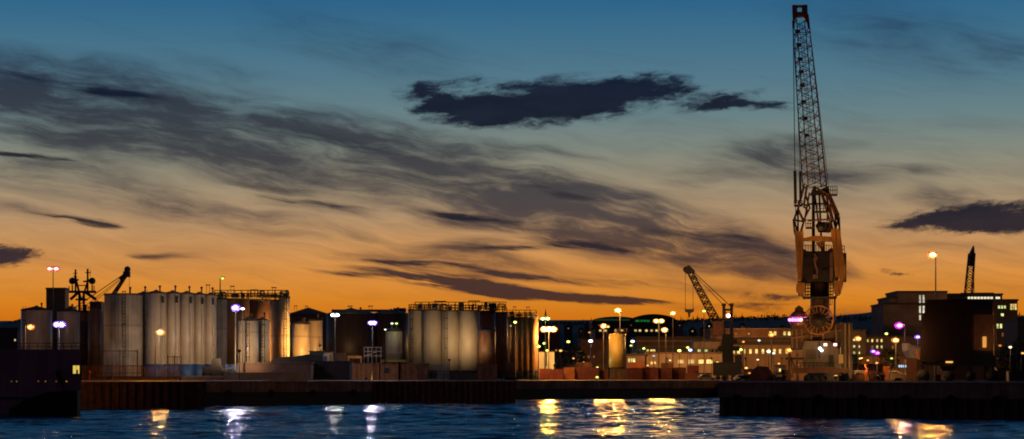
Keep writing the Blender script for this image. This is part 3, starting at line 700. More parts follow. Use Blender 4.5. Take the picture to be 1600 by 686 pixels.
# lattice boom helper
def lattice(m, a, b, wa, wb, n, r, u, v, da=None, db=None):
    """four chords from a to b; wa/wb: half widths along u at each end, da/db along v"""
    a = Vector(a); b = Vector(b); u = Vector(u); v = Vector(v); da = wa if da is None else da; db = wb if db is None else db
    cs = [(1,1),(1,-1),(-1,-1),(-1,1)]
    def pt(k, t): s = cs[k]; return a.lerp(b, t) + u*s[0]*(wa+(wb-wa)*t) + v*s[1]*(da+(db-da)*t)
    for k in range(4): m.bar(pt(k,0), pt(k,1), r, 5)
    for i in range(n):
        t0, t1 = i/n, (i+1)/n
        for k in range(4):
            k2 = (k+1) % 4
            if i % 2 == 0: m.bar(pt(k,t0), pt(k2,t1), r*.6, 4, caps=False)
            else: m.bar(pt(k2,t0), pt(k,t1), r*.6, 4, caps=False)
            if i % 2 == 0: m.bar(pt(k,t0), pt(k2,t0), r*.55, 4, caps=False)
YC = 560
t = thing('harbour_crane', 'dark crane whose boom head leans out above the panelled silo', 'crane', (SX(178,YC),YC,GZ), 'cranes on the quays')
m = MB(); lattice(m, P(160,486,YC), P(197,430,YC), 1.0, .45, 12, .13, (0,1,0), (.83,0,.55), 1.0, .6); m.build('boom', DARK, t)
m = MB(); m.box(SX(193,YC),SX(203,YC),YC-.8,YC+.8,SZ(433,YC),SZ(424,YC)); m.ball(P(199,421,YC),.8,10,6); m.bar(P(188,437,YC),P(197,427,YC),.5,6); m.build('boom_head', DARK, t)
m = MB(); m.bar(P(197,426,YC),P(118,480,YC),.1,4); m.bar(P(197,428,YC),P(126,484,YC),.07,4); m.bar(P(192,434,YC),P(140,478,YC),.07,4); m.bar(P(202,432,YC),P(202,458,YC),.05,4); m.build('stay_rope', ROPE, t)
m = MB(); m.box(SX(148,YC),SX(180,YC),YC-3,YC+3,GZ+1,SZ(484,YC)); m.build('tower', DARK, t)
# ================================================================== big harbour crane
YB = 315
T = thing('harbour_crane', 'giant yellow harbour crane with its lattice boom raised almost upright, on the near quay', 'crane', (SX(1280,YB),YB,GZ), 'cranes on the quays')
def B(px, py, dy=0): v = P(px, py, YB); v.y += dy; return v
# boom
bt = B(1251,30); bb = B(1273,292)
m = MB()
ax = (bt-bb).normalized(); u = Vector((math.cos(R(22)), math.sin(R(22)), 0)); u = (u - ax*u.dot(ax)).normalized(); v = ax.cross(u).normalized()
lattice(m, bb, bt, 1.35, .88, 24, .082, u, v, 1.0, .75); boom = m.build('boom', BRSTE, T)
m = MB(); lad_a, lad_b = bb.lerp(bt,.02), bb.lerp(bt,.99)
for s in (-.22,.22): m.bar(lad_a+u*s, lad_b+u*s, .03, 4)
for i in range(74): p_ = lad_a.lerp(lad_b,i/74); m.bar(p_-u*.22, p_+u*.22, .03, 4, caps=False)
m.build('ladder', STEEL, boom)
for k in (.92,.84,.755,.68,.60,.5,.4,.3): p_ = bb.lerp(bt,k); m = MB(); m.box(p_.x-.85,p_.x-.25,p_.y-.5,p_.y+.5,p_.z,p_.z+.4); m.build('rest_platform', DARK, boom)
# boom head: slotted plate above a forked arch
m = MB()
def plate(pts, d0=-.75, d1=.75): m.prism([(SX(a,YB),SZ(b,YB)) for a,b in pts], YB+d0, YB+d1)
plate([(1238,8.5),(1262,8.5),(1262,10.5),(1238,10.5)]); plate([(1238,10.5),(1246,10.5),(1246,19),(1238.3,19)]); plate([(1253,10.5),(1262,10.5),(1262,19),(1253,19)])
plate([(1238.3,19),(1262.3,19),(1262.8,26),(1238.6,26)]); plate([(1238.6,26),(1245,26),(1242,31),(1241.5,42),(1239.4,42)]); plate([(1255,26),(1262.8,26),(1265,44),(1262.3,44),(1260.5,33)])
m.build('boom_head', surf('red_oxide_head',(.16,.03,.02),.5,var=.3), T)
m = MB()
for px in (1241.5,1258): m.disc(B(px,13), .55, .4, 16, 'x')
m.build('sheave', DARK, T)
# tower head lattice
m = MB()
seg = [((1257,288),(1247,325)),((1247,325),(1240,343)),((1240,343),(1242,364)),((1247,325),(1247,362)),((1247,325),(1256,345)),((1256,345),(1250,364)),((1261,290),(1256,322)),
 ((1265,300),(1257,345)),((1257,345),(1252,364)),((1258,300),(1266,325)),((1266,325),(1256,345)),((1242,343),(1257,345)),((1240,343),(1247,362)),((1252,318),(1264,320)),((1256,322),(1262,330)),
 ((1273,300),(1280,356)),((1282,300),(1301,361)),((1293,300),(1293,345)),((1296,303),(1311,338)),((1311,338),(1312,364)),((1293,300),(1305,335)),((1305,335),(1306,362)),((1290,300),(1300,345)),
 ((1305,330),(1311,352)),((1296,320),(1305,358)),((1311,338),(1305,358)),((1300,345),(1293,362)),((1286,305),(1300,340)),((1262,345),(1296,344)),((1264,318),(1292,317)),((1271,292),(1295,305))]
for i, (a, b_) in enumerate(seg):
    dy = 1.4 if i % 2 else -1.2
    m.bar(B(*a,dy*.6), B(*b_,dy), .13, 5)
for a, b_ in seg[:7]+seg[18:23]: m.bar(B(*a,3.0), B(*b_,3.2), .12, 5)
m.build('head_frame', BRSTE, T)
m = MB(); m.bar(B(1271,296),B(1271,394),.24,8); m.bar(B(1280,300,1),B(1284,392,1),.14,6); m.build('centre_column', DARK, T)
m = MB(); m.prism([(SX(a,YB),SZ(b_,YB)) for a,b_ in ((1266,305),(1272,290),(1276,298),(1284,296),(1293,291),(1296,304),(1290,306),(1280,304))],YB-1,YB+1.2); m.build('winch', DARK, T)
m = MB(); m.prism([(SX(a,YB),SZ(b_,YB)) for a,b_ in ((1274,352),(1286,347),(1300,348),(1302,358),(1296,363),(1278,362))],YB-.8,YB+1.4); m.disc(B(1282,354,-.5),.62,.8,16); m.build('winch', DARK, T)
for (x0,x1,yt,yb) in ((1294,1308,292,305),(1259,1273,344,356),(1241,1254,314,321),(1272,1292,322,331)):
    m = MB(); m.box(SX(x0,YB),SX(x1,YB),YB-1,YB+.6,SZ(yb,YB)-.12,SZ(yb,YB)+.08)
    for px in np.linspace(x0+.3,x1-.3,5): m.bar(B(px,yb,-1),B(px,yt,-1),.05,4)
    for k in (0,.5): m.bar(B(x0,yt+(yb-yt)*k,-1),B(x1,yt+(yb-yt)*k,-1),.05,4)
    m.build('service_platform', STEEL, T)
# hanging weights and ropes at the left
m = MB(); m.bar(B(1242.5,268,-1.5),B(1243.5,318,-1.5),.22,8); m.bar(B(1250.5,269,-1.5),B(1251,316,-1.5),.17,8); m.build('rope_damper', DARK, T)
m = MB(); m.bar(B(1239.5,20,-1.5),B(1242.5,268,-1.5),.055,4); m.bar(B(1241.5,30,-1.5),B(1250.5,269,-1.5),.035,4); m.bar(B(1263,20,1),B(1291,292,2.2),.05,4); m.bar(B(1264,30,1.2),B(1296,300,2.4),.04,4); m.bar(B(1243.5,318,-1.5),B(1244,364,-1.5),.05,4); m.build('hoist_rope', ROPE, T)
# side cheeks
def cheek(pts, d0, d1):
    m = MB(); m.prism([(SX(a,YB),SZ(b_,YB)) for a,b_ in pts], YB+d0, YB+d1); m.build('side_frame', YELL, T, bevel=.06)
cheek([(1242,362),(1248.5,362),(1252,440),(1247,440)], -2.2, 3.4)
cheek([(1249,362),(1255,360),(1256,372),(1253,441),(1252,441)], -1.9, 3.0)
cheek([(1247,441),(1259,443),(1258,455),(1255,463),(1247,460),(1244,453),(1245,446)], -2.4, 3.2)
cheek([(1306,358),(1312,361),(1317,398),(1321,420),(1320,434),(1313,460),(1309,455),(1311,436)], -2.2, 3.4)
cheek([(1298,358),(1305.5,358),(1310,436),(1305,440)], -1.8, 3.0)
cheek([(1302,441),(1310,438),(1309,455),(1312,461),(1303,463)], -2.4, 3.2)
m = MB(); m.prism([(SX(a,YB),SZ(b_,YB)) for a,b_ in ((1256,373),(1272,369),(1300,371),(1300,378),(1256,376.5))],YB-1.4,YB+.4); m.prism([(SX(a,YB),SZ(b_,YB)) for a,b_ in ((1274,379),(1289,378.5),(1289,394),(1285,394))],YB-1.2,YB-.2); m.build('cross_beam', YELL, T, bevel=.04)
# machinery house
m = MB(); m.prism([(SX(a,YB),SZ(b_,YB)) for a,b_ in ((1250,391),(1254,388),(1262,393.5),(1292,393),(1299,388),(1303.5,392),(1304,441),(1252,441))],YB-1.6,YB+5, 1.0); m.build('machinery_house', surf('house_brown_steel',(.028,.016,.012),.5,var=.5,scale=.7,streak=.4), T)
m = MB(); m.box(SX(1296,YB),SX(1301,YB),YB-1.72,YB-1.61,SZ(440,YB),SZ(396,YB)); m.build('access_panel', WALLB, T)
m = MB()
for px in (1256,1260,1264,1268,1284,1288,1292): m.box(SX(px,YB),SX(px+1.1,YB),YB-1.72,YB-1.61,SZ(438,YB),SZ(396,YB))
m.box(SX(1253,YB),SX(1303,YB),YB-1.78,YB-1.73,SZ(418,YB),SZ(416.5,YB)); m.build('house_ribs', STEEL, T)
m = MB(); m.path([B(1272,398,-1.9),B(1276,404,-1.9),B(1273,412,-1.9),B(1277,424,-1.9),B(1275,436,-1.9)],.16,6); m.box(SX(1270,YB),SX(1278,YB),YB-2.1,YB-1.8,SZ(436,YB),SZ(430,YB)); m.box(SX(1271,YB),SX(1276,YB),YB-2.1,YB-1.8,SZ(410,YB),SZ(403,YB)); m.build('hose_bundle', WALLB, T)
m = MB(); m.box(SX(1256,YB),SX(1262,YB),YB-1.95,YB-1.79,SZ(414,YB),SZ(402,YB)); m.build('vent_grille', DARK, T)
m = MB(); m.box(SX(1284,YB),SX(1293,YB),YB-1.95,YB-1.79,SZ(434,YB),SZ(422,YB)); m.build('vent_grille', DARK, T)
m = MB()
for px in range(1255,1300,4): m.bar(B(px,393,-1.4),B(px,384,-1.4),.045,4)
m.bar(B(1255,384,-1.4),B(1298,384,-1.4),.045,4); m.build('roof_railing', STEEL, T)
for (x0,x1) in ((1259,1266.5),(1294,1301.5)):
    m = MB()
    for px in np.linspace(x0,x1,3): m.bar(B(px,441,-1.4),B(px,464,-1.4),.07,5)
    for py in (446,451,456,461): m.bar(B(x0,py,-1.4),B(x1,py,-1.4),.09,5)
    m.build('ladder_cage', STEEL, T)
m = MB(); m.box(SX(1254,YB),SX(1307,YB),YB-2,YB+3,SZ(466.5,YB),SZ(464,YB)); m.build('slewing_deck', STEEL, T)
m = MB(); m.lathe((SX(1281,YB)), YB+1, [(1.45,SZ(515,YB)),(1.3,SZ(470,YB)),(1.3,SZ(441,YB))], 28); m.build('column', surf('column_paint',(.11,.06,.035),.5,var=.4,streak=.3), T)
m = MB(); m.bar(B(1304,466,-1),B(1304,512,-1),.13,6); m.build('down_pipe', DARK, T)
m = MB()
for px in (1297,1300,1303): m.bar(B(px-3,467,-1.6),B(px-3,477,-1.6),.04,4)
m.bar(B(1294,477,-1.6),B(1300,477,-1.6),.04,4); m.build('hanging_ladder', STEEL, T)
m = MB(); m.box(SX(1316.5,YB),SX(1322,YB),YB-.8,YB+1.6,SZ(441,YB),SZ(396,YB)); m.build('counterweight_box', DARK, T)
m = MB()
for px in (1315.5,1319): m.bar(B(px,396,-.5),B(px,385,-.5),.05,4)
for py in (385,390): m.bar(B(1315.5,py,-.5),B(1319,py,-.5),.05,4)
m.build('service_platform', STEEL, T)
# cab
m = MB(); cx_ = SX(1249,YB); m.lathe(cx_, YB-2.2, [(.75,SZ(515,YB)),(1.1,SZ(510,YB)),(1.22,SZ(503,YB)),(1.22,SZ(499.5,YB))], 24); cab = m.build('cab', surf('cab_paint',(.12,.05,.03),.35,var=.3), T)
m = MB(); m.lathe(cx_, YB-2.2, [(1.22,SZ(496.5,YB)),(1.15,SZ(492,YB)),(.8,SZ(488,YB)),(.6,SZ(487,YB)),(.55,SZ(482,YB)),(.06,SZ(478,YB))], 24); m.build('cab_roof', BRSTE, cab)
m = MB(); m.lathe(cx_, YB-2.2, [(1.14,SZ(499.4,YB)),(1.14,SZ(496.6,YB))], 24); m.build('cab_window', GLASS, cab)
m = MB(); m.box(SX(1237,YB),SX(1261,YB),YB-3.62,YB-3.42,SZ(497.4,YB),SZ(496.2,YB)); m.build('light_bar', glow('light_bar_magenta',(.75,.02,.62),.9), T)
for i, px in enumerate((1240,1244.5,1249,1253.5,1257.5)):
    m = MB(); m.ball(P(px,499.6,YB-3.75), .22, 10, 6); m.build('lamp_lens', lampmat('magenta' if i!=4 else 'pink',4), T)
# cable reel
rc = B(1279,501,-3.0)
m = MB(); m.ring(rc, 1.95, .09, 40, 8); m.ring(rc+Vector((0,.5,0)), 1.95, .07, 40, 8); m.build('reel_rim', YELL, T)
m = MB()
for i in range(18):
    a = 2*math.pi*i/18; d = Vector((math.cos(a),0,math.sin(a))); m.bar(rc+d*1.0, rc+d*1.93, .045, 5)
m.build('reel_spokes', YELL, T)
m = MB(); m.disc(rc+Vector((0,.25,0)), 1.05, .5, 28); m.disc(rc, .42, .9, 18); m.build('reel_drum', DARK, T)
# lower body
m = MB(); m.box(SX(1236,YB),SX(1268,YB),YB-1.5,YB+3,SZ(547,YB),SZ(511,YB)); m.box(SX(1262,YB),SX(1316,YB),YB-.9,YB+4,SZ(536,YB),SZ(506,YB)); m.build('lower_tower', surf('lower_tower_paint',(.07,.026,.012),.55,var=.4), T)
m = MB(); m.prism([(SX(a,YB),SZ(b_,YB)) for a,b_ in ((1255,575),(1254,545),(1258,533),(1296,533),(1310,546),(1312,575))],YB-2.6,YB-.95); m.build('engine_house', surf('engine_house_grey',(.17,.13,.10),.55,var=.3,streak=.3), T, bevel=.05)
m = MB(); m.box(SX(1295,YB),SX(1302,YB),YB-2.72,YB-2.61,SZ(574,YB),SZ(555,YB)); m.box(SX(1279,YB),SX(1281,YB),YB-2.72,YB-2.61,SZ(560,YB),SZ(535,YB)); m.build('engine_door', DARK, T)
m = MB()
for k in range(7): m.box(SX(1260,YB),SX(1276,YB),YB-2.70,YB-2.61,SZ(548+k*2.2,YB),SZ(547+k*2.2,YB))
m.build('engine_louvre', DARK, T)
m = MB()
for k in range(9): m.bar(P(1256+k*6.5,575,YB-3.2),P(1256+k*6.5,567,YB-3.2),.045,4)
m.bar(P(1256,567,YB-3.2),P(1309,567,YB-3.2),.05,4); m.bar(P(1256,571,YB-3.2),P(1309,571,YB-3.2),.04,4); m.build('deck_railing', STEEL, T)
m = MB()
for px,a_,b2 in ((1240,515,543),(1247,513,545),(1255,514,533),(1270,513,533),(1288,508,533),(1308,508,536)): m.bar(P(px,a_,YB-1.7),P(px+1,b2,YB-1.7),.11,6)
m.bar(P(1238,528,YB-1.8),P(1266,524,YB-1.8),.12,6); m.bar(P(1283,520,YB-1.3),P(1315,516,YB-1.3),.12,6); m.build('hydraulic_pipes', surf('pipe_amber',(.25,.13,.06),.4), T)
m = MB(); m.box(SX(1310,YB),SX(1317,YB),YB-2.9,YB-2.4,SZ(568,YB),SZ(554,YB)); m.build('control_cabinet', surf('cabinet_cream',(.55,.40,.2),.6,var=.15), T)
for px in (1289.5,1304.5):
    m = MB(); m.box(SX(px-4,YB),SX(px+4,YB),YB-3.0,YB-2.75,SZ(541,YB),SZ(537,YB)); hd = m.build('floodlight', STEEL, T)
    m = MB(); m.box(SX(px-2.6,YB),SX(px+2.6,YB),YB-3.1,YB-3.01,SZ(541,YB),SZ(537.2,YB)); m.build('lamp_lens', lampmat('pink',4), hd)
m = MB(); m.ball(P(1285.5,544.5,YB-2.95),.2,10,6); m.ball(P(1288.5,547.5,YB-2.95),.18,10,6); m.build('work_light', lampmat('white',5), T)
for px in (1320,1326):
    m = MB(); m.box(SX(px-1.1,YB),SX(px+1.1,YB),YB-1.8,YB-1.3,GZ+.3,SZ(506,YB)); m.build('tall_pipe', surf('pipe_amber',(.25,.13,.06),.4,var=.3), T)
m = MB(); m.box(SX(1313,YB),SX(1331,YB),YB-1.2,YB+2.5,GZ+.5,SZ(505,YB)); m.build('switch_house', DTANK, T)
m = MB(); m.box(SX(1240,YB),SX(1326,YB),YB-2.8,YB+4,SZ(583,YB),SZ(575,YB)); m.build('chassis', BRSTE, T)
for px in (1262,1272,1284,1296,1308,1318):
    m = MB(); m.disc((SX(px,YB),YB-2.6,GZ+.55),.55,.6,18); m.disc((SX(px,YB),YB-2.95,GZ+.55),.25,.1,12); m.build('wheel', RUBBER, T)
for px in (1234,1246,1330):
    m = MB(); m.box(SX(px-1.6,YB),SX(px+1.6,YB),YB-2.7,YB-2,GZ+.2,SZ(552 if px<1300 else 578,YB)); m.box(SX(px-4,YB),SX(px+4,YB),YB-3,YB-1.6,GZ,GZ+.22); m.build('outrigger', BRSTE, T)
m = MB(); m.box(SX(1228,YB),SX(1256,YB),YB-2.6,YB-2.2,SZ(562,YB),SZ(559,YB)); m.bar(P(1238,552,YB-2.5),P(1252,590,YB-2.5),.08,5); m.bar(P(1243,590,YB-2.5),P(1240,560,YB-2.5),.07,5); m.build('access_stairs', STEEL, T)

# ================================================================== smaller crane
YS = 613
t = thing('harbour_crane', 'smaller dark harbour crane with slanting boom and hook block, on the far quay', 'crane', (SX(1138,YS),YS,GZ), 'cranes on the quays')
def S(px, py, dy=0): v = P(px, py, YS); v.y += dy; return v
m = MB(); axs = (S(1077,424)-S(1119,502)).normalized(); pu = axs.cross(Vector((0,1,0))).normalized()
lattice(m, S(1119,502), S(1077.5,424), 1.05, .6, 16, .22, pu, (0,1,0), 1.1, .7); m.build('boom', DARK, t)
m = MB(); m.prism([(SX(a,YS),SZ(b_,YS)) for a,b_ in ((1069,419),(1073,416),(1076,414),(1079,416),(1086,423),(1086,426),(1080,424),(1076,428),(1071,427))],YS-1,YS+1); m.disc(S(1072,421),.8,1.6,14); m.build('boom_head', DARK, t)
m = MB()
m.bar(S(1083,424),S(1140,477),.11,4); m.bar(S(1081,425),S(1131,477),.09,4); m.bar(S(1071,426),S(1071,484),.06,4); m.bar(S(1083,430),S(1083,484),.06,4)
m.build('stay_rope', ROPE, t)
m = MB(); m.prism([(SX(a,YS),SZ(b_,YS)) for a,b_ in ((1070,481),(1073,483),(1082,483),(1084.5,481),(1084,487),(1079,489),(1078,496),(1075.5,496),(1075,489),(1070.5,487))],YS-.6,YS+.6); m.build('hook_block', DARK, t)
m = MB()
for px in (1131,1143): m.bar(S(px,477),S(px-(0 if px<1140 else 0),560),.42,6); m.box(SX(px-3.4,YS),SX(px+3.4,YS),YS-.6,YS+.6,SZ(478,YS),SZ(474,YS))
m.bar(S(1131,484),S(1143,484),.3,6); m.bar(S(1131,500),S(1143,500),.2,6); m.bar(S(1131,484),S(1143,500),.15,5); m.build('gantry_mast', DARK, t)
m = MB(); m.box(SX(1114,YS),SX(1131,YS),YS-1.5,YS+3,SZ(523,YS),SZ(502,YS)); m.build('machinery_house', BRSTE, t)
m = MB(); m.box(SX(1129,YS),SX(1146,YS),YS-1,YS+2,SZ(572,YS),SZ(522,YS)); m.box(SX(1122,YS),SX(1156,YS),YS-1.4,YS+2.4,SZ(548,YS),SZ(541,YS)); m.box(SX(1128,YS),SX(1152,YS),YS-1.3,YS+2.2,SZ(537,YS),SZ(530,YS)); m.build('tower', RUBBER, t)
m = MB(); m.box(SX(1114,YS),SX(1160,YS),YS-2.5,YS+3.5,SZ(587,YS),SZ(566,YS)); m.box(SX(1148,YS),SX(1159,YS),YS-2.6,YS-1,SZ(566,YS),SZ(555,YS)); m.build('chassis', DARK, t)
for px in (1122,1131,1146,1154):
    m = MB(); m.disc((SX(px,YS),YS-2.6,GZ+.7),.7,.6,16); m.build('wheel', RUBBER, t)
m = MB(); m.box(SX(1135,YS),SX(1141,YS),YS-1.0,YS-.5,SZ(496,YS),SZ(491,YS)); hd = m.build('floodlight', STEEL, t)
m = MB(); m.ball(S(1138,493.5,-1.3),.50,12,8); m.build('lamp_lens', lampmat('pink',9), hd)

# far boom behind the offices
YF = 900
t = thing('crawler_crane', 'distant dark crane boom standing up behind the office roof on the right', 'crane', (SX(1510,YF),YF,GZ), 'cranes on the quays')
m = MB(); lattice(m, P(1508,520,YF), P(1518.5,396,YF), 1.6, 1.1, 20, .22, (1,0,0), (0,1,0)); m.build('boom', DARK, t)
m = MB(); m.prism([(SX(a,YF),SZ(b_,YF)) for a,b_ in ((1514,414),(1516,394),(1521,384),(1522,398),(1520,416))],YF-1.5,YF+1.5); m.build('boom_head', DARK, t)
m = MB(); m.bar(P(1521,386,YF),P(1522.5,500,YF+4),.15,4); m.build('stay_rope', ROPE, t)
m = MB(); m.box(SX(1500,YF),SX(1530,YF),YF-3,YF+5,GZ+1.2,SZ(560,YF)); m.build('machinery_house', DARK, t)
m = MB(); m.box(SX(1498,YF),SX(1532,YF),YF-4,YF+6,GZ,GZ+1.2); m.build('track', RUBBER, t)

# ================================================================== dark hopper
YH = 296
t = thing('mobile_hopper', 'huge dark dockside hopper on wheeled legs with a ribbed lit end panel', 'hopper', (SX(1497,YH),YH,GZ))
m = MB(); m.prism([(SX(a,YH),SZ(b_,YH)) for a,b_ in ((1438,564),(1441,496),(1445,488),(1449,468),(1519,467),(1519,564))],YH,YH+7); m.build('bin', surf('hopper_maroon',(.022,.005,.004),.95,var=.3), t)
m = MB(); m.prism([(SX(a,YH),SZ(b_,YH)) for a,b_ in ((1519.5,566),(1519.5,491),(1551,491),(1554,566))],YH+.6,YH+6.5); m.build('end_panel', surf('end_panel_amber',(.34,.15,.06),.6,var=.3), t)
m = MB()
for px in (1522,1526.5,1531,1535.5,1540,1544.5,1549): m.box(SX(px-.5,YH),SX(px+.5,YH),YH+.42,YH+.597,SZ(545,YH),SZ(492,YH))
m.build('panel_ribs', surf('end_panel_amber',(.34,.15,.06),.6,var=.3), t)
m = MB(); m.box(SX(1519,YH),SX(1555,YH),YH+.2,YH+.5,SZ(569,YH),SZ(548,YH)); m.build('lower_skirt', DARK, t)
m = MB(); m.prism([(SX(a,YH),SZ(b_,YH)) for a,b_ in ((1519,490),(1552,490),(1552,468),(1519,468))],YH+.3,YH+6); m.build('upper_box', DARK, t)
m = MB(); m.box(SX(1534.5,YH),SX(1540.5,YH),YH+.3,YH+.38,SZ(543,YH),SZ(526,YH)); m.build('lit_hatch', glow('hatch_orange',(1,.42,.07),.75), t)
m = MB(); m.prism([(SX(a,YH),SZ(b_,YH)) for a,b_ in ((1462,564),(1500,564),(1490,580),(1474,580))],YH+.6,YH+6); m.build('discharge_chute', DARK, t)
m = MB(); m.box(SX(1437,YH),SX(1556,YH),YH+.1,YH+1,SZ(572,YH),SZ(565,YH)); m.build('frame_beam', DARK, t)
for px in (1443,1484,1516,1550):
    m = MB(); m.box(SX(px-2.2,YH),SX(px+2.2,YH),YH+.3,YH+1,GZ+.9,SZ(570,YH)); lg = m.build('leg', DARK, t)
    m = MB(); m.disc((SX(px,YH),YH+.4,GZ+.85),.85 if px in (1443,1550) else .7,.7,20); m.build('wheel', RUBBER, lg)
m = MB()
for px in range(1500,1552,5): m.bar(P(px,467,YH+.4),P(px,458,YH+.4),.045,4)
m.bar(P(1500,458,YH+.4),P(1551,458,YH+.4),.05,4); m.bar(P(1500,462,YH+.4),P(1551,462,YH+.4),.04,4); m.build('railing', STEEL, t)
m = MB(); m.bar(P(1552,556,YH+.2),P(1551,463,YH+.2),.11,6); m.bar(P(1555,540,YH+.2),P(1553,463,YH+.2),.07,6); m.build('corner_pipe', YELL, t)
m = MB(); m.box(SX(1478,YH),SX(1489,YH),YH-.15,YH-.02,SZ(567,YH),SZ(564.5,YH)); m.build('work_light', lampmat('sodium',1.2), t)

# ================================================================== things on the near quay
YQ = 300
def drum(name, label, px, py0, Y, r, mat, cat, group=None):
    pass
t = thing('covered_hopper', 'dark peaked tarpaulin-covered heap near the left corner of the near quay', 'stockpile', (SX(1193,YQ),YQ+4,GZ))
m = MB(); m.prism([(SX(1172,YQ),GZ),(SX(1173,YQ),SZ(588,YQ)),(SX(1188,YQ),SZ(572,YQ)),(SX(1205,YQ),SZ(573,YQ)),(SX(1214,YQ),SZ(584,YQ)),(SX(1214,YQ),GZ)],YQ+2,YQ+8); m.build('cover', BRSTE, t, bevel=.15)
t = thing('flatbed_trailer', 'low flatbed trailer with an amber-lit deck beside the peaked dark heap', 'trailer', (SX(1221,YQ),YQ+2,GZ))
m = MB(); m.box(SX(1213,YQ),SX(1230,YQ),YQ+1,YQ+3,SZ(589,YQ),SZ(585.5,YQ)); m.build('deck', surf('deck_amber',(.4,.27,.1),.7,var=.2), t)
for px in (1216,1226):
    m = MB(); m.disc((SX(px,YQ),YQ+1.2,GZ+.35),.35,.4,14); m.build('wheel', RUBBER, t)
def bollard(px, Y, label):
    x = SX(px,Y); t = thing('bollard', label, 'bollard', (x,Y,GZ+.26), 'mooring bollards on the near quay edge')
    m = MB(); m.lathe(x, Y, [(.38,GZ+.26),(.26,GZ+.34),(.22,GZ+.72),(.34,GZ+.82),(.36,GZ+.95),(.2,GZ+1.02)], 18); m.build('post', DARK, t)
    m = MB(); m.box(x-.5,x+.5,Y-.45,Y+.45,GZ+.262,GZ+.32); m.build('base_plate', DARK, t)
bollard(1225, 293.6, 'mooring bollard at the quay edge under the smaller lit trailer'); bollard(1379, 285.5, 'squat mooring bollard on the quay edge before the orange crates')
bollard(1168, 297, 'mooring bollard at the left corner of the near quay'); bollard(1466, 280, 'small lit-topped bollard under the dark hopper')
# parked van, skips, cages
def car(label, px, Y, L_=4.4, h=1.5, mat=None, name='parked_car', cat='car', group='vehicles parked on the quays', van=False, s=1):
    x = SX(px,Y); t = thing(name, label, cat, (x,Y,GZ), group); a, b_ = x-L_/2, x+L_/2
    m = MB()
    if van: m.prism([(a,GZ+.35),(b_,GZ+.35),(b_,GZ+1.1),(b_-.7,GZ+1.3),(b_-1.3,GZ+h),(a+.1,GZ+h),(a,GZ+h-.3)],Y-.9,Y+.9)
    else: m.prism([(a,GZ+.3),(b_,GZ+.3),(b_,GZ+.75),(b_-1.0,GZ+.9),(b_-1.7,GZ+h),(a+1.0,GZ+h),(a+.3,GZ+.95),(a,GZ+.8)],Y-.85,Y+.85)
    m.build('body', mat, t, bevel=.08)
    m = MB()
    if van: m.prism([(b_-1.35,GZ+1.25),(b_-.85,GZ+1.3),(b_-1.35,GZ+h-.15),(b_-2.2,GZ+h-.15),(b_-2.2,GZ+1.25)],Y-.915,Y-.903)
    else: m.prism([(a+.75,GZ+.95),(b_-1.2,GZ+.95),(b_-1.8,GZ+h-.08),(a+1.05,GZ+h-.08)],Y-.865,Y-.853)
    m.build('side_window', GLASS, t)
    for xx in (a+.8,b_-.8):
        m = MB(); m.disc((xx,Y-.8,GZ+.33),.33,.22,16); m.build('wheel', RUBBER, t)
    return t
car('cream-coloured van lit amber beside the slim lamp pole on the near quay', 1402, 297, 2.0, 1.5, surf('cream_van',(.6,.42,.2),.5,var=.1), 'small_van', 'van', van=True)
PWH = surf('car_white',(.5,.48,.45),.4,var=.1); PGY = surf('car_grey',(.15,.14,.14),.4,var=.1); PRD = surf('car_red',(.3,.03,.02),.4,var=.1); PDK = surf('car_black',(.03,.025,.03),.3,var=.1)
def crate(label, px0, px1, py, Y, mat, d=2, name='storage_crate', cat='crate', group='crates and skips on the near quay'):
    x0,x1 = SX(px0,Y),SX(px1,Y); z1 = SZ(py,Y); t = thing(name, label, cat, ((x0+x1)/2,Y+d/2,GZ), group)
    m = MB(); m.box(x0,x1,Y,Y+d,GZ+.12,z1); m.build('body', mat, t)
    m = MB()
    for k in range(4): x = x0+(x1-x0)*(k+.5)/4; m.box(x-.05,x+.05,Y-.07,Y-.003,GZ+.14,z1-.03)
    m.box(x0-.04,x1+.04,Y-.09,Y+.0-.075,z1-.12,z1+.04); m.build('frame', mat, t)
    m = MB(); m.box(x0+.1,x0+.3,Y,Y+d,GZ,GZ+.115); m.box(x1-.3,x1-.1,Y,Y+d,GZ,GZ+.115); m.build('skid', DARK, t)
    return t
OR1 = surf('orange_crate_paint',(.45,.12,.03),.6,var=.3,scale=1); RD1 = surf('red_crate_paint',(.13,.03,.015),.6,var=.3,scale=1)
crate('dark crate right of the big crane wheels', 1336, 1348, 579, 304, DARK)
crate('orange skip tilted up behind the mooring bollard, leftmost of the crates', 1349, 1358, 576, 306, OR1)
crate('red slatted cage between the orange skip and the tall crate', 1360, 1373, 580, 303, RD1)
crate('tall orange crate left of the cream van', 1382, 1392, 573, 303, OR1)
crate('dark red stack right of the cream van and slim lamp pole', 1418, 1434, 560, 306, RD1)
crate('low dark block under the engine house of the big crane', 1290, 1312, 584, 304, DTANK)
for (a,b_,lb) in (((1352,570),(1357,592),'thin leaning orange beam propped against the orange skip'),((1431,545),(1436,560),'thin lit beam leaning above the dark red stack')):
    t = thing('leaning_beam', lb, 'beam', P(*b_,302), 'loose beams on the near quay')
    m = MB(); m.bar(P(*a,302),Vector((SX(b_[0],302),302,GZ+.05 if b_[1]>580 else SZ(b_[1],302))),.12,5); m.build('beam', OR1, t)
t = thing('workboat_on_stand', 'pale boat bow under a purple-grey cover standing left of the dark hopper', 'boat', (SX(1430,318),318,GZ))
m = MB(); m.prism([(SX(a,318),SZ(b_,318)) for a,b_ in ((1416,535),(1426,540),(1440,543),(1446,552),(1446,565),(1424,560),(1417,548))],317,322); m.build('hull', TARP, t, bevel=.25)
m = MB(); m.box(SX(1419,318),SX(1446,318),318,321,GZ,SZ(561,318)); m.build('stand', RD1, t)
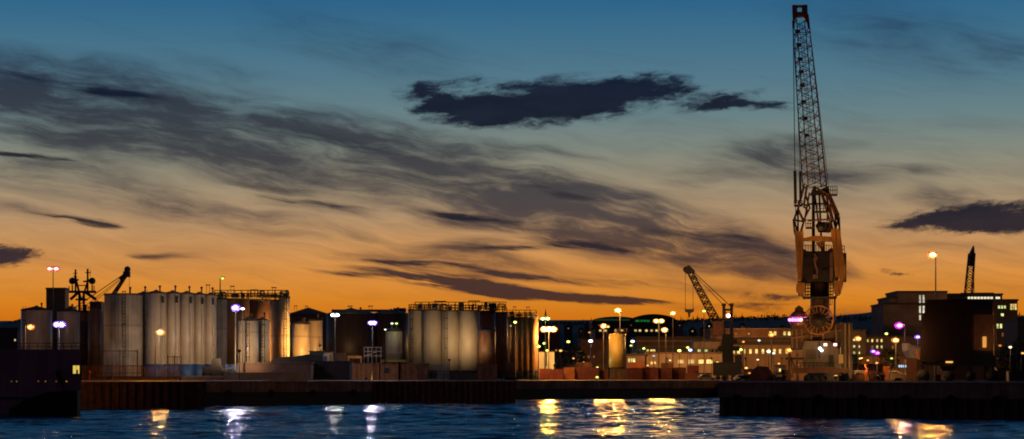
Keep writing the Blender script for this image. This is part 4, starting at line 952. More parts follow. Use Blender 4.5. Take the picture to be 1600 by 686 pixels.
t = thing('lit_sign', 'small blue-white lit sign board left of the dark red stack', 'sign', P(1411,572,312))
m = MB(); m.box(SX(1402.5,312),SX(1418.5,312),312,312.2,SZ(575,312),SZ(569,312)); m.build('board', STEEL, t)
for (a,b_) in ((1404,1406.3),(1407.3,1409.4),(1410.4,1412),(1414,1417.6)):
    m = MB(); m.box(SX(a,312),SX(b_,312),311.9,311.99,SZ(574,312),SZ(570.3,312)); m.build('lit_panel', glow('sign_blue_white',(.55,.75,1.0),1.0), t)
for px in (1405,1416):
    m = MB(); m.bar(P(px,575,312.1),Vector((SX(px,312.1),312.1,GZ)),.06,5); m.build('post', STEEL, t)
for (px,w_,py) in ((1583,5.5,553),(1600,5,553)):
    t = thing('vent_stack', ('dark round-topped vent post standing alone right of the hopper' if px<1590 else 'dark round-topped vent post cut by the right picture edge'), 'vent', (SX(px,300),300,GZ), 'vent posts right of the hopper')
    m = MB(); x = SX(px,300); r = w_*300/FL; m.lathe(x,300,[(r,GZ),(r,SZ(py+6,300)),(r*.8,SZ(py+2,300)),(r*.3,SZ(py,300))],18); m.build('stack', DARK, t)
    m = MB(); m.box(x-r*1.6,x+r*1.6,299.2,300.8,GZ,SZ(580,300)); m.build('base', DARK, t)
shed('low dark wall running off the right edge behind the vent posts', 1558, 1640, 577, 306, 3, DTANK, DARK)

# small clutter along the working edge of the near quay
def pallets(label, px, Y, n, w=1.2, mat=WOODM):
    x = SX(px,Y); t = thing('pallet_stack', label, 'pallet stack', (x,Y,GZ), 'pallet stacks on the quays')
    for i in range(n):
        z = GZ+i*.15; m = MB()
        for k in (-.5,0,.42): m.box(x+k*w-.05,x+k*w+.1,Y,Y+1,z+.003,z+.1)
        m.box(x-w/2-.03,x+w/2+.03,Y,Y+1,z+.103,z+.147); m.build('pallet', mat, t)
pallets('tall stack of wooden pallets left of the cream van', 1376, 301, 9); pallets('low stack of wooden pallets under the engine house of the big crane', 1283, 308, 5)
pallets('stack of wooden pallets right of the peaked dark heap', 1219, 305, 7); pallets('stack of pallets between the dark red stack and hopper', 1427, 300, 5)
def cable_drum(label, px, Y, r, mat=WOODM):
    x = SX(px,Y); t = thing('cable_drum', label, 'cable drum', (x,Y,GZ), 'cable drums on the near quay')
    for dy in (0,.7):
        m = MB(); m.disc((x,Y+dy,GZ+r),r,.08,24); m.build('flange', mat, t)
    m = MB(); m.disc((x,Y+.35,GZ+r),r*.55,.6,20); m.build('core', DARK, t)
cable_drum('wooden cable drum standing left of the big crane legs', 1227, 303, .85); cable_drum('dark cable drum standing right of the big crane', 1343, 301, .7, RUST)
def person(label, px, Y, mat, h=1.75):
    x = SX(px,Y); z = GZ; t = thing('person', label, 'person', (x,Y,z))
    sk = [((x-.10,Y,z+.04),.07),((x-.09,Y,z+.48),.075),((x-.07,Y,z+.92),.11),((x,Y,z+1.0),.14),((x,Y,z+1.25),.15),((x,Y,z+1.45),.13),((x,Y,z+1.53),.055)]
    m = MB()
    for s in (-1,1):
        m.bar((x+s*.12,Y,z+.05),(x+s*.10,Y,z+.5),.06,8,.075); m.bar((x+s*.10,Y,z+.5),(x+s*.08,Y,z+.92),.075,8,.1); m.box(x+s*.12-.05,x+s*.12+.05,Y-.2,Y+.08,z,z+.09)
        m.bar((x+s*.20,Y,z+1.42),(x+s*.27,Y-.03,z+1.12),.055,8,.045); m.bar((x+s*.27,Y-.03,z+1.12),(x+s*.24,Y-.14,z+.86),.045,8,.035)
    m.lathe(x,Y,[(.14,z+.88),(.15,z+1.0),(.14,z+1.15),(.19,z+1.38),(.15,z+1.46),(.05,z+1.5),(.05,z+1.58)],14); m.ball((x,Y,z+1.66),.105,14,10,1.2)
    m.build('body', mat, t)
# ================================================================== back quay
YK = 590
def container(label, px0, px1, py0, Y, mat, level=0):
    x0, x1 = SX(px0,Y), SX(px1,Y); z0 = GZ + level*2.6; z1 = z0+2.59 if py0 is None else SZ(py0,Y)
    t = thing('shipping_container', label, 'container', ((x0+x1)/2,Y+1.2,z0), 'containers on the far quay')
    m = MB(); m.box(x0+.06,x1-.06,Y+.06,Y+2.4,z0+.06,z1-.06); m.build('body', mat, t)
    m = MB()
    for x in (x0,x1-.16):
        m.box(x,x+.16,Y,Y+.16,z0,z1)
    m.box(x0+.16,x1-.16,Y,Y+.14,z0,z0+.16); m.box(x0+.16,x1-.16,Y,Y+.14,z1-.12,z1); m.build('frame', mat, t)
container('bright red-orange container at the left end of the far quay row', 881, 898, 574, 560, ORC)
container('long dark red container right of the bright red-orange one', 898, 936, 574, 562, REDC)
container('dark red container left of the golden tank', 936, 950, 578, 564, REDC)
container('dark brown container right of the golden tank', 979, 1004, 575, 575, REDC)
container('red container below the arched lit window', 1004, 1028, 574, 576, REDC)
container('red container at the foot of the short sodium lamp', 1028, 1050, 575, 577, REDC)
container('red container left of the small orange one', 1050, 1072, 574, 579, REDC)
container('small orange container on the far quay left of the smaller crane', 1071, 1089, 583, 577, ORC)
container('rusty container beside the slewing rig by the brown silos', 843, 862, 576, 552, REDC)
container('dark container under the low golden-lit building', 862, 880, 577, 556, REDC)
# golden tank
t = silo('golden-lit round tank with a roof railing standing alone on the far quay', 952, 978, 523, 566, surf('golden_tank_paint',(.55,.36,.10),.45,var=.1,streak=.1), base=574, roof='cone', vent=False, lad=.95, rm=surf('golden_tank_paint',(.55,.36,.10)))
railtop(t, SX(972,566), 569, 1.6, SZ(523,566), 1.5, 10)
t = thing('tank_plinth', 'pale low block under the golden tank', 'plinth', P(965,594,563))
m = MB(); m.box(SX(953,563),SX(978,563),561,564,GZ,SZ(576,563)); m.build('block', WOODM, t)
shed('pale low vehicle-like cabin right of the golden tank', 1089, 1112, 584, 588, 3, WALLW, RUST, name='cabin', cat='cabin')
for i,(px,lb,mt) in enumerate([(938,'dark car between the golden tank and the red containers',PDK),(1104,'grey car in front of the small white cabin',PGY),(1160,'pale car right of the smaller crane',PWH),(1167,'dark car beside the pale car near the quay corner',PDK)]):
    Y = 578 if px < 1120 else 590
    car(lb, px, Y-1, 4.4, 1.5, mt)
# ================================================================== town
def bldg(label, px0, px1, py, Y, depth, mat, rows=(), winm=WIN_Y, roofm=ROOFD, ledges=(), name='office_building', cat='building', parapet=1.0, base=None, steps=(), group='town buildings behind the harbour'):
    """rows: (x list, half width px, y top, y bottom, material)"""
    x0, x1 = SX(px0,Y), SX(px1,Y); z1 = SZ(py,Y)
    t = thing(name, label, cat, ((x0+x1)/2,Y+depth/2,GZ), group)
    m = MB(); m.box(x0,x1,Y,Y+depth,GZ,z1)
    for (a,b_,yy) in steps: m.box(SX(a,Y),SX(b_,Y),Y+1,Y+depth-1,z1,SZ(yy,Y))
    m.build('wall', mat, t)
    m = MB(); m.box(x0-.3,x1+.3,Y-.3,Y+depth+.3,z1+.003,z1+parapet*.6); 
    for (a,b_,yy) in steps: m.box(SX(a,Y)-.3,SX(b_,Y)+.3,Y+.7,Y+depth-.7,SZ(yy,Y)+.003,SZ(yy,Y)+parapet*.6)
    m.build('roof', roofm, t)
    for (yy,h,mm) in ledges:
        m = MB(); m.box(x0-.2,x1+.2,Y-.5,Y-.003,SZ(yy+h,Y),SZ(yy,Y)); m.build('ledge', mm, t)
    for (xs,hw,ya,yb,mm) in rows:
        for x in xs: window(t, x-hw, x+hw, ya, yb, Y, mm, fr=.12, pm=mat)
    return t
rw = random.Random(5)
bldg('brown windowless warehouse left of the golden tank', 907, 950, 531, 760, 30, WALLB, rows=(([912,920,928],1.2,556,559,WIN_D),), name='warehouse', cat='warehouse')
bldg('low dark warehouse between brown silos and the brown warehouse', 860, 908, 552, 720, 25, WALLD, name='warehouse', cat='warehouse', ledges=((548,2,WALLB),))
bldg('dark long hall with one row of dim windows below the green-roofed stadium', 930, 1056, 512, 1300, 60, WALLD, rows=(([938,946,962,972,993,1000,1010,1018,1026],1.8,515,518,WIN_Y),([936,950,968,986],1.2,507.5,509.5,WIN_D)), name='office_block', parapet=2, steps=((926,1010,506),))
t = thing('stadium', 'dark low-domed stadium roof trimmed with green light on the skyline', 'stadium', (SX(990,1500),1520,GZ), 'town buildings behind the harbour')
def arc(a,b_,yb,yt,n=16): return [(SX(a+(b_-a)*i/n,1500), SZ(yb-(yb-yt)*math.sin(math.pi*i/n)**.6,1500)) for i in range(n+1)]
m = MB(); m.prism(arc(926,1000,500,494.5)+[(SX(1000,1500),GZ),(SX(926,1500),GZ)],1500,1560); m.build('side_stand', surf('stadium_roof',(.03,.05,.035),.5), t)
m = MB(); m.prism(arc(985,1056,500,491)+[(SX(1056,1500),GZ),(SX(985,1500),GZ)],1495,1570); m.build('main_stand', surf('stadium_dark',(.025,.025,.025),.6), t)
for (a,b_) in ((993,999),(1001,1004),(1005.5,1009),(1010,1012),(1013,1015)):
    m = MB(); m.box(SX(a,1494),SX(b_,1494),1494,1494.8,SZ(503,1494),SZ(500,1494)); m.build('green_light', glow('green_trim',(.02,.9,.10),.16), t)
m = MB(); m.box(SX(930,1499),SX(984,1499),1499,1499.8,SZ(501,1499),SZ(498.5,1499)); m.build('green_fascia', glow('green_fascia',(.05,.5,.08),.05), t)
bldg('pale two-storey quay office with four wide lit windows, behind the red containers', 1008, 1128, 553, 640, 16, WALLW, rows=(([1063.5,1080,1096,1108.5],4.6,562,568,WIN_Y),([1018,1023],1.6,565,569,WIN_Y)), ledges=((551,1.5,WALLB),), base=None)
bldg('small pale upper control cabin with two bright square windows, on the quay office roof line', 1084, 1124, 534, 650, 10, WALLW, rows=(([1092.5,1103],2.6,546,551,WIN_G),([1113,1120],1.6,546,553,GLASS)), name='control_cabin', cat='cabin')
bldg('low dark annex with round lit windows left of the pale quay office', 979, 1010, 556, 640, 14, WALLB, rows=(([983,987,991],1.5,560,566,WIN_G),), name='annex', cat='annex')
bldg('wide dark terrace building behind the short sodium lamp with pale roof strips', 995, 1120, 528, 900, 30, WALLD, rows=(([1012,1018,1022],1.8,546,549,WIN_Y),), ledges=((532,1.6,WALLW),(541,1.2,WALLB)), name='terrace_building')
bldg('long white-walled building with a row of ten lit windows between the two cranes', 1138, 1262, 539, 700, 20, WALLW, rows=(([1146,1154,1163,1172.5,1182,1192,1201.5,1210,1219,1229],1.9,545.5,552.5,WIN_Y),), ledges=((527,5,WALLD),), parapet=2)
bldg('upper set-back storey of the long building with four small lit windows near the big crane', 1110, 1258, 516, 740, 20, WALLB, rows=(([1204,1211,1226,1233],1.9,518,524,WIN_Y),([1150,1170],1.0,520,523,WIN_D)), ledges=((513,2,WALLW),(526,2,WALLW)), name='upper_building')
bldg('mid-grey block with a grid of green-white windows right of the big crane', 1328, 1353, 517, 720, 20, WALLG, rows=(([1334.5,1342],1.7,529.5,533,WIN_G),([1334.5,1342],1.7,539.5,543,WIN_G),([1334.5,1342],1.7,549.5,553,WIN_G)))
bldg('long dim block with irregular pale windows between big crane and magenta lamp', 1353, 1445, 526, 760, 20, WALLG, rows=(([1356,1363,1370.5,1377.5],1.4,530,534.5,WIN_Y),([1363,1370.5,1377.5,1395],1.4,540,545,WIN_D),([1370.5,1377.5],1.4,539.5,544,WIN_G)), name='dim_block')
bldg('low pale warehouse wall behind the orange crates', 1340, 1437, 557, 640, 14, WALLB, name='warehouse', cat='warehouse')
bldg('stepped dark office with paired tall white windows, left of the hopper', 1380, 1480, 476, 780, 26, WALLG, rows=(([1437.5,1443],1.4,461,474,WIN_W),([1437.5,1443],1.4,478,489,WIN_W),([1437.5],1.4,492,500,WIN_W)), steps=((1390,1404,466),(1403,1480,457)), name='stepped_office')
tt = bpy.data.objects['stepped_office']
for o in list(tt.children):   # tall part stands flush with the front
    pass
m = MB(); m.box(SX(1403,780),SX(1480,780),780,781.0,SZ(476,780),SZ(457,780)); m.build('front_bay', WALLG, tt)
t = bldg('modern glass office with one bright roof-level light strip, behind the hopper', 1476, 1566, 461, 820, 26, WALLD, rows=(([1544.5],1.6,479,482,WIN_G),([1562],1.6,479,482,WIN_G),([1560],1.4,490,494,WIN_G)), name='glass_office')
m = MB(); m.box(SX(1512,820),SX(1562,820),819.3,819.8,SZ(467,820),SZ(464,820)); m.build('light_strip', glow('strip_light',(1,.92,.6),1.0), t)
xs = [1559,1563,1567,1571,1575]
t = bldg('office wing with two bright bands of yellow-green windows at the right edge', 1556, 1590, 470, 800, 22, WALLD, rows=(([1561,1565.5,1570],1.6,477.5,482,WIN_G),([1580,1583.5,1587],1.4,475,484,WIN_Y),([1566],2.2,490,494,WIN_G),([1559,1564,1571,1577,1582,1587],1.7,506,513,WIN_G),([1567],2,520,526,WIN_D)), name='office_wing')
bldg('dark block at the right picture edge behind the star-like lamp', 1590, 1640, 500, 700, 20, WALLD, rows=(([1597],1,551,555,WIN_D),), name='dark_block')
bldg('dark low building left of the first pale tank at the left edge', -20, 27, 516, 560, 15, WALLD, rows=(([23.5],1.2,530,533,WIN_Y),), name='dark_block')
# hillside houses with lit windows
G_H = 'small houses on the hillside'
hh = []
k = 0
words_ = ['left of the church spire','just right of the church spire','above the yellow tank lamp','in the dark gap above the far containers','under the stadium roof','below the green stadium trim','above the terrace building','between the twin pink lamps and the tall lamp','above the control cabin','behind the smaller crane mast','above the long white-walled building','left of the big crane cab','right of the big crane body','above the grid of green-white windows','left of the stepped office']
for i, px in enumerate((846,868,888,908,918,1062,1082,1098,1108,1160,1192,1222,1338,1366,1376)):
    Y = rw.uniform(1500,2100); hzz = None; py = rw.uniform(506,516); w_ = rw.uniform(9,13); x0, x1 = SX(px-w_/2,Y), SX(px+w_/2,Y); z1 = SZ(py,Y)
    t = thing('hillside_house', 'tiny dark pitched-roof house on the hillside, '+words_[i], 'house', ((x0+x1)/2,Y,z1-8), G_H)
    m = MB(); m.box(x0,x1,Y,Y+8,GZ,z1); m.build('wall', WALLB if i%2 else WALLD, t)
    m = MB(); m.prism([(x0-.3,z1+.003),(x1+.3,z1+.003),((x0+x1)/2,z1+2.2)],Y-.3,Y+8.3); m.build('roof', ROOFD, t)
    if i % 3 != 1: window(t, px-.7, px+.7, py+1.6, py+3.2, Y, WIN_D if i%2 else WIN_Y, fr=.1)
# church
t = thing('church', 'tiny church spire poking up beside the sodium lamps right of the brown silos', 'church', (SX(852.5,1300),1300,GZ))
m = MB(); m.box(SX(850,1300),SX(855,1300),1300,1302,GZ,SZ(496,1300)); m.build('tower', WALLD, t)
m = MB(); z = SZ(496,1300); m.bar((SX(852.5,1300),1301,z),(SX(852.5,1300),1301,SZ(482,1300)),.8,8,.05); m.build('spire', ROOFD, t)
m = MB(); m.box(SX(844,1300),SX(862,1300),1302,1312,GZ,SZ(508,1300)); m.build('nave', WALLD, t)

# ================================================================== hills and far wood
def prof(pts, px):
    for (a,ya),(b_,yb) in zip(pts,pts[1:]):
        if a <= px <= b_: return ya+(yb-ya)*(px-a)/(b_-a)
    return pts[-1][1]
def hill(name, Y, pts, mat, jit, step=4, depth=500):
    m = MB(); vs = []; top = []; rn = random.Random(int(Y)); px = pts[0][0]
    while px <= pts[-1][0]: top.append((SX(px,Y), SZ(prof(pts,px)+rn.uniform(-jit,jit),Y))); px += step
    n = len(top)
    for x,z in top: vs += [(x,Y-depth,GZ-.5),(x,Y-depth*.45,GZ+(z-GZ)*.72),(x,Y,z),(x,Y+depth*.5,GZ)]
    fs = []
    for i in range(n-1):
        for k in range(3): fs.append((i*4+k,(i+1)*4+k,(i+1)*4+k+1,i*4+k+1))
    m._add(vs, fs, True); tag(m.build(name, mat), kind='structure')
HP = [(-500,512),(0,508),(30,500),(100,498),(300,500),(455,500),(640,508),(840,507),(866,504),(905,505),(940,503),(1060,502),(1100,499),(1150,497),(1200,496),(1250,495),(1330,497),(1380,497),(1440,499),(1600,494),(2100,500)]
hill('wooded_hill', 2600, HP, LEAF, .6)
hill('distant_hill', 8500, [(-800,505),(300,500),(1150,500),(1290,496),(1320,492),(1352,489),(1368,486.5),(1385,487),(1420,490),(1500,494),(2400,505)], surf('hazed_hill',(.16,.16,.20),.9,var=.1), .15, 8, 900)  # grey-blue of haze is put into this hill's colour
m = MB(); rn = random.Random(11); px = -60.0
while px < 1700:
    if not (150 < px < 450 or 655 < px < 790):
        Y = 2590+rn.uniform(-60,30); yb = prof(HP,px)+1.5; h = rn.choice((3,4,5,6,8,9))*rn.uniform(.7,1.1); h *= (.55 if px < 905 else 1.0)
        b0 = P(px,yb,Y); zt_ = SZ(yb-h,Y); wd_ = rn.uniform(1.3,2.6)*Y/FL*.8
        if rn.random() < .6:
            for q_ in range(3): 
                z0_ = b0.z-2+(zt_-b0.z)*q_*.3; m.bar((b0.x+rn.uniform(-.2,.2),b0.y,z0_),(b0.x,b0.y,z0_+(zt_-b0.z)*.48+2),wd_*(1-.25*q_),6,.08,caps=False)
        else:
            for q_ in range(5): m.ball((b0.x+rn.uniform(-wd_,wd_),b0.y+rn.uniform(-2,2),b0.z+(zt_-b0.z)*rn.uniform(.1,.6)),wd_*rn.uniform(.5,.8),6,4)
    px += rn.uniform(.8,2.4)
tag(m.build('far_wood', LEAF), 'dark ragged line of conifers along the skyline behind the town', 'wood', kind='stuff')
# street trees in town gaps
def tree(label, px, py, Y, r, seed):
    rn = random.Random(seed); base = Vector((SX(px,Y),Y,GZ)); top = SZ(py,Y)
    t = thing('broadleaf_tree', label, 'tree', base, 'trees between the town buildings')
    m = MB(); m.bar(base,(base.x,Y,GZ+(top-GZ)*.55),.3,7,.15)
    for i in range(5):
        a = rn.uniform(0,6.28); m.bar((base.x,Y,GZ+(top-GZ)*rn.uniform(.3,.5)),(base.x+r*.6*math.cos(a),Y+r*.6*math.sin(a),GZ+(top-GZ)*rn.uniform(.6,.85)),.13,5,.04)
    m.build('trunk', BARK, t)
    m = MB(); c = Vector((base.x,Y,GZ+(top-GZ)*.68))
    for i in range(420):
        d = Vector((rn.gauss(0,1),rn.gauss(0,1),rn.gauss(0,1))).normalized()*rn.uniform(.35,1)**.5
        p_ = c+Vector((d.x*r*rn.uniform(.7,1.1),d.y*r,d.z*(top-GZ)*.33)); s_ = rn.uniform(.18,.5)
        a_ = Vector((rn.gauss(0,1),rn.gauss(0,1),rn.gauss(0,1))).normalized(); b_ = a_.orthogonal().normalized(); c_ = a_.cross(b_)
        m._add([p_+b_*s_,p_+c_*s_,p_-b_*s_,p_-c_*s_],[(0,1,2,3)])
    m.build('crown', LEAF, t)
for i,(px,py,lb) in enumerate(((872,545,'small dark tree between the low golden-lit building and the dark warehouse'),(900,540,'dark tree left of the brown warehouse'),(1000,545,'dark tree behind the annex with round lit windows'),(1320,548,'dark tree just right of the big crane legs'),(1388,545,'dark tree below the stepped office'),(1573,540,'dark tree under the office wing at the right'),(1592,530,'dark tree by the right picture edge'))):
    tree(lb, px, py, 690 if px<1300 else 640, 3.2, i)

# second row and clutter on the far quay
for (lb,a,b_,py,Y,mt) in (('rust-brown container behind the long dark red one', 900, 925, 566, 590, RUST),
 ('dull orange container behind the dark brown one right of the golden tank', 984, 1006, 567, 596, ORC),
 ('rust-brown container stacked behind the red ones near the short sodium lamp', 1033, 1052, 567, 598, RUST),
 ('dark red container just left of the small white cabin, set back', 1074, 1092, 571, 600, REDC)):
    container(lb, a, b_, py, Y, mt)
shed('low rust-red shed right of the smaller crane with an amber-lit front', 1162, 1200, 578, 596, 6, RUST, DARK, doors=((1168,1173,582,593,ORC),(1184,1190,582,593,DARK)))
shed('small brown gatehouse between the long building and the big crane legs', 1212, 1228, 572, 600, 4, WALLB, DARK, wins=((1216,1220,576,581),), winm=WIN_Y, name='gatehouse', cat='gatehouse')
shed('long low red-brown store under the grid of green-white windows', 1333, 1380, 570, 600, 8, RUST, DARK, doors=((1350,1356,574,590,ORC),))
# ================================================================== lamps
HALOC = {'violet': (.22,.05,1.0), 'magenta': (.8,.02,.75), 'pink': (.75,.10,.10), 'sodium': (.85,.22,.01), 'orange': (.8,.06,.02)}  # halo tints for the glowing balls behind the lenses
PSC = 0.22; WSC = 0.28; TSC = 0.42
POLE = surf('lamp_pole_paint', (.045,.035,.03), .6, var=.2)
def lamp(label, px, py, Y, kind='sodium', size=.5, s=8, power=0, water=0, style='street', pole=True, name='street_lamp', cat='lamp', group='street and yard lamps', heads=1, gap=None, arm=0, base=None, refl=True, aim=None):
    """py: height of the lens. size: lens radius in metres. power: real light given off."""
    hx, hz = SX(px,Y), SZ(py,Y); zb = GZ if base is None else SZ(base,Y); bx = hx + arm
    t = thing(name, label, cat, (bx,Y,zb), group)
    if pole:
        m = MB(); m.bar((bx,Y,zb),(bx,Y,hz+.1),.15,8,.08); m.bar((bx,Y,zb),(bx,Y,zb+.9),.2,8); m.build('pole', POLE, t)
        if arm: m = MB(); m.path([(bx,Y,hz+.05),(bx-arm*.5,Y,hz+.3),(hx,Y,hz+.28)],.07,6); m.build('arm', GALV, t)
    gap = gap if gap is not None else size*2.3
    for i in range(heads):
        x = hx + (i-(heads-1)/2)*gap
        m = MB(); m.box(x-size*1.15,x+size*1.15,Y-.15,Y+.45,hz+size*.55,hz+size*.55+.14); m.box(x-size*1.15,x+size*1.15,Y+.30,Y+.45,hz-size*.3,hz+size*.55); hd = m.build('lamp_head', DARK, t)
        m = MB(); m.ball((x,Y-.05,hz), size, 16, 10, .62); m.build('lamp_lens', lampmat(kind, s), hd)
        if kind in HALOC and s > 2.5:
            m = MB(); m.ball((x,Y+.1+size*.75,hz), size*1.75, 18, 10, .75); m.build('lamp_halo', glow('lamp_halo_'+kind, HALOC[kind], 1.0), hd)  # added glowing ball that imitates the halo around the lens
    if heads > 1:
        m = MB(); m.bar((hx-(heads-1)/2*gap,Y+.2,hz+size*.55+.2),(hx+(heads-1)/2*gap,Y+.2,hz+size*.55+.2),.07,6); m.build('crossbar', GALV, t)
    if power:
        l = bpy.data.lights.new('lamp_light', 'POINT'); l.energy = power*PSC; l.color = LAMPC[kind][1]; l.shadow_soft_size = .25
        o = bpy.data.objects.new('lamp_light', l); col.objects.link(o); o.parent = t
        p_ = Vector((hx, Y-3.2, hz-.2)); o.location = p_ - Vector((bx,Y,zb))
    if water:      # extra spot without a head, added to strengthen the lamp's streak on the water
        l = bpy.data.lights.new('lamp_light', 'SPOT'); l.energy = water*1000*BSC; l.color = (1.0,.42,.05) if kind in ('sodium','orange') else LAMPC[kind][1]; l.shadow_soft_size = .35; l.spot_size = R(34); l.spot_blend = .6
        o = bpy.data.objects.new('lamp_light', l); col.objects.link(o); o.parent = t
        p_ = Vector((hx, Y-1.2, hz)); o.location = p_ - Vector((bx,Y,zb)); d = Vector((0,250,0)) - p_
        if Y < 430: d = Vector((p_.x*.7,225,0)) - p_
        o.rotation_euler = d.to_track_quat('-Z','Y').to_euler()
    return t
K = 1000; BSC = 0.24
# left
lamp('tall mast with two white-pink lamps at the far left, above the dark box tower', 83, 420, 460, 'pink', .42, 5, 3*K, heads=2, gap=1.3, name='light_mast')
lamp('bright purple twin lamp in front of the pale tank near the ship', 92.5, 507, 400, 'violet', .44, 14, 12*K, heads=2, gap=.8)
lamp('short orange-glowing lamp behind the ship at the far left', 47.5, 511, 430, 'sodium', .42, 4, 9*K, arm=-.9)
lamp('single orange lamp on a slim pole on the sheet-piled pier', 250.5, 519, 366.5, 'sodium', .42, 12, 12*K, arm=-.8)
lamp('dim green-white lamp standing on the silo roofs left of the violet one', 348, 435, 452, 'green', .32, 1.4, .6*K, base=462, arm=-.5, name='roof_lamp')
lamp('very bright violet-white lamp before the dark silos of the left group', 368, 481, 414, 'violet', .52, 24, 6*K, water=24, name='light_mast')
lamp('small round white-green lamp just right of the bright violet one', 379.5, 482.5, 418, 'white', .30, 4, 1*K)
lamp('white twin lamp on a tall pole before the left black tank', 523.5, 492.5, 433, 'white', .36, 12, 5*K, heads=2, gap=.85)
lamp('purple-white twin lamp before the black tanks, left of the small pale silo', 582, 504.5, 440, 'violet', .38, 20, 6*K, water=15, heads=2, gap=.62)
lamp('small white lamp on the left shoulder of the small pale silo', 602, 515, 458, 'white', .2, 2.5, 0, name='floodlight', pole=True)
for px, lb in ((612.5,'left green-white spotlight on top of the small pale silo'),(619.5,'right green-white spotlight on top of the small pale silo')):
    lamp(lb, px, 505.5, 463, 'green' if px>615 else 'white', .28, 1.6, .2*K, name='spotlight', base=514, pole=True)
lamp('small yellow-green lamp high on the slim brown silos', 805, 503.5, 543, 'green', .36, 5, .5*K, name='bulkhead_lamp')
lamp('dim white fitting below the yellow-green lamp on the brown silos', 798, 509, 544, 'white', .2, .5, 0, name='bulkhead_lamp')
# basin end cluster
lamp('yellow-white twin lamp topping the tall pole right of the brown silos', 852, 498, 556, 'green', .48, 6, 8*K, heads=2, gap=1.2, name='light_mast')
lamp('glaring triple sodium lamp below the yellow-white twin lamp', 857.5, 514.5, 545, 'sodium', .55, 30, 75*K, water=260, heads=3, gap=1.15, name='light_mast')
lamp('small yellow-green lamp left in the trio right of the brown silos', 841.5, 541.5, 540, 'green', .42, 3, 0)
lamp('small yellow-green lamp at the top of the trio right of the brown silos', 850.5, 536.5, 620, 'green', .42, 3, 0)
lamp('small yellow-green lamp lowest of the trio right of the brown silos', 855, 548, 600, 'green', .42, 3, 0)
lamp('yellow lamp low over the far containers', 876, 548, 640, 'sodium', .42, 2.0, 0)
lamp('faint orange lamp beside the yellow lamp over the far containers', 869, 547.5, 645, 'orange', .3, .6, 0)
lamp('green-white lamp in the dark gap above the far containers', 888, 534, 680, 'green', .5, 3, 0)
lamp('bright white lamp before the brown warehouse', 923, 533, 700, 'white', .6, 5, 6*K)
lamp('tiny orange lamp on the dark hillside left of the red lamp', 921, 519.5, 1000, 'orange', .5, 1.2, 0)
lamp('crimson-fringed lamp on a red pole left of the golden tank', 943, 509.5, 575, 'orange', .50, 20, 30*K, water=120)
lamp('small yellow lamp right beside the crimson-fringed lamp', 950, 510.5, 640, 'sodium', .42, 2, 0)
lamp('tall sodium lamp high above the golden tank', 965.5, 485, 585, 'sodium', .52, 20, 42*K, water=120, arm=.5)
lamp('white lamp right of the golden tank, upper of two', 988.5, 533.5, 690, 'white', .55, 3.5, 3*K)
lamp('yellow-green lamp right of the golden tank, lower of two', 986, 540, 700, 'green', .42, 1.4, 0)
lamp('yellow lamp over the annex with round lit windows', 1006, 544.5, 700, 'green', .42, 2.4, 0)
lamp('yellow-white lamp low on the quay left of the golden tank, upper', 933.5, 574.5, 572, 'green', .34, 2.6, 1*K)
lamp('yellow-white lamp low on the quay left of the golden tank, lower', 933, 589.5, 558, 'green', .34, 2.2, .4*K)
lamp('pair of round pink-white lamps below the stadium', 1029.5, 501.5, 620, 'sodium', .46, 20, 26*K, water=170, heads=2, gap=1.55, name='light_mast')
lamp('short sodium lamp on an amber pole before the pale quay office', 1038.5, 515.5, 590, 'sodium', .52, 20, 20*K, arm=.3)
lamp('tall sodium lamp on a slim pole right of the pair of pink lamps', 1051.5, 489.5, 600, 'sodium', .48, 20, 8*K, water=90)
lamp('dim yellow lamp behind the hook of the smaller crane', 1100, 486, 640, 'green', .5, 1.8, 1*K)
lamp('green-white lamp at the left of the control cabin', 1061.5, 548, 630, 'green', .45, 4, 1*K)
lamp('yellow-green lamp above the white one left of the control cabin', 1074.5, 543, 632, 'green', .42, 2, 0)
lamp('blue-white lamp left of the control cabin', 1078.5, 547, 628, 'blue', .48, 6, 1*K)
lamp('faint blue lamp above the left door of the quay office', 1021.5, 556, 634, 'blue', .4, .7, 0)
lamp('yellow-white lamp right of the smaller crane before the long white building', 1157, 546.5, 640, 'green', .48, 4, 1*K)
lamp('small white lamp on the roof of the long white building', 1186, 532, 690, 'white', .42, 1.3, 0)
lamp('tiny orange lamp over the long building right of the smaller crane', 1161.5, 534, 690, 'orange', .42, 1.3, 0)
lamp('yellow lamp on a pole left of the big crane', 1205.5, 523, 560, 'sodium', .42, 3, 4*K)
lamp('low green-white lamp left of the big crane before the long building', 1201, 549, 600, 'white', .48, 3, 1*K)
lamp('low white lamp beside the green-white one left of the big crane', 1209, 552, 610, 'white', .38, 2, 0)
lamp('orange lamp hanging low beside the legs of the big crane', 1233, 547, 330, 'sodium', .30, 3, 2.2*K)
# right
lamp('orange lamp on a slim pole by the grid of green-white windows', 1341, 529, 420, 'sodium', .38, 6, 5*K)
lamp('small violet-white lamp left of a pair on the near yard', 1364.5, 549, 480, 'violet', .34, 4, 1*K)
lamp('small magenta-white lamp right of a pair on the near yard', 1371, 551.5, 470, 'magenta', .34, 4, 1*K)
lamp('low orange lamp glowing above the orange crates', 1370, 567, 360, 'orange', .22, 1.6, 3*K)
lamp('greenish lamp on the dark slope right of the big crane', 1373.5, 513, 900, 'green', .5, 1.5, 0)
lamp('round yellow-green lamp left of the magenta lamp', 1385, 521.5, 700, 'green', .48, 3, 0)
lamp('bright magenta lamp high left of the hopper', 1405.5, 508.5, 330, 'magenta', .38, 9, 4*K, arm=.75, name='light_mast')
lamp('slim lamp pole with a pink-orange lamp amid the crates on the near quay', 1399.5, 531.5, 300, 'sodium', .30, 9, 6*K)
lamp('white-violet lamp beside the left face of the hopper', 1434, 526.5, 345, 'violet', .26, 5, 2*K)
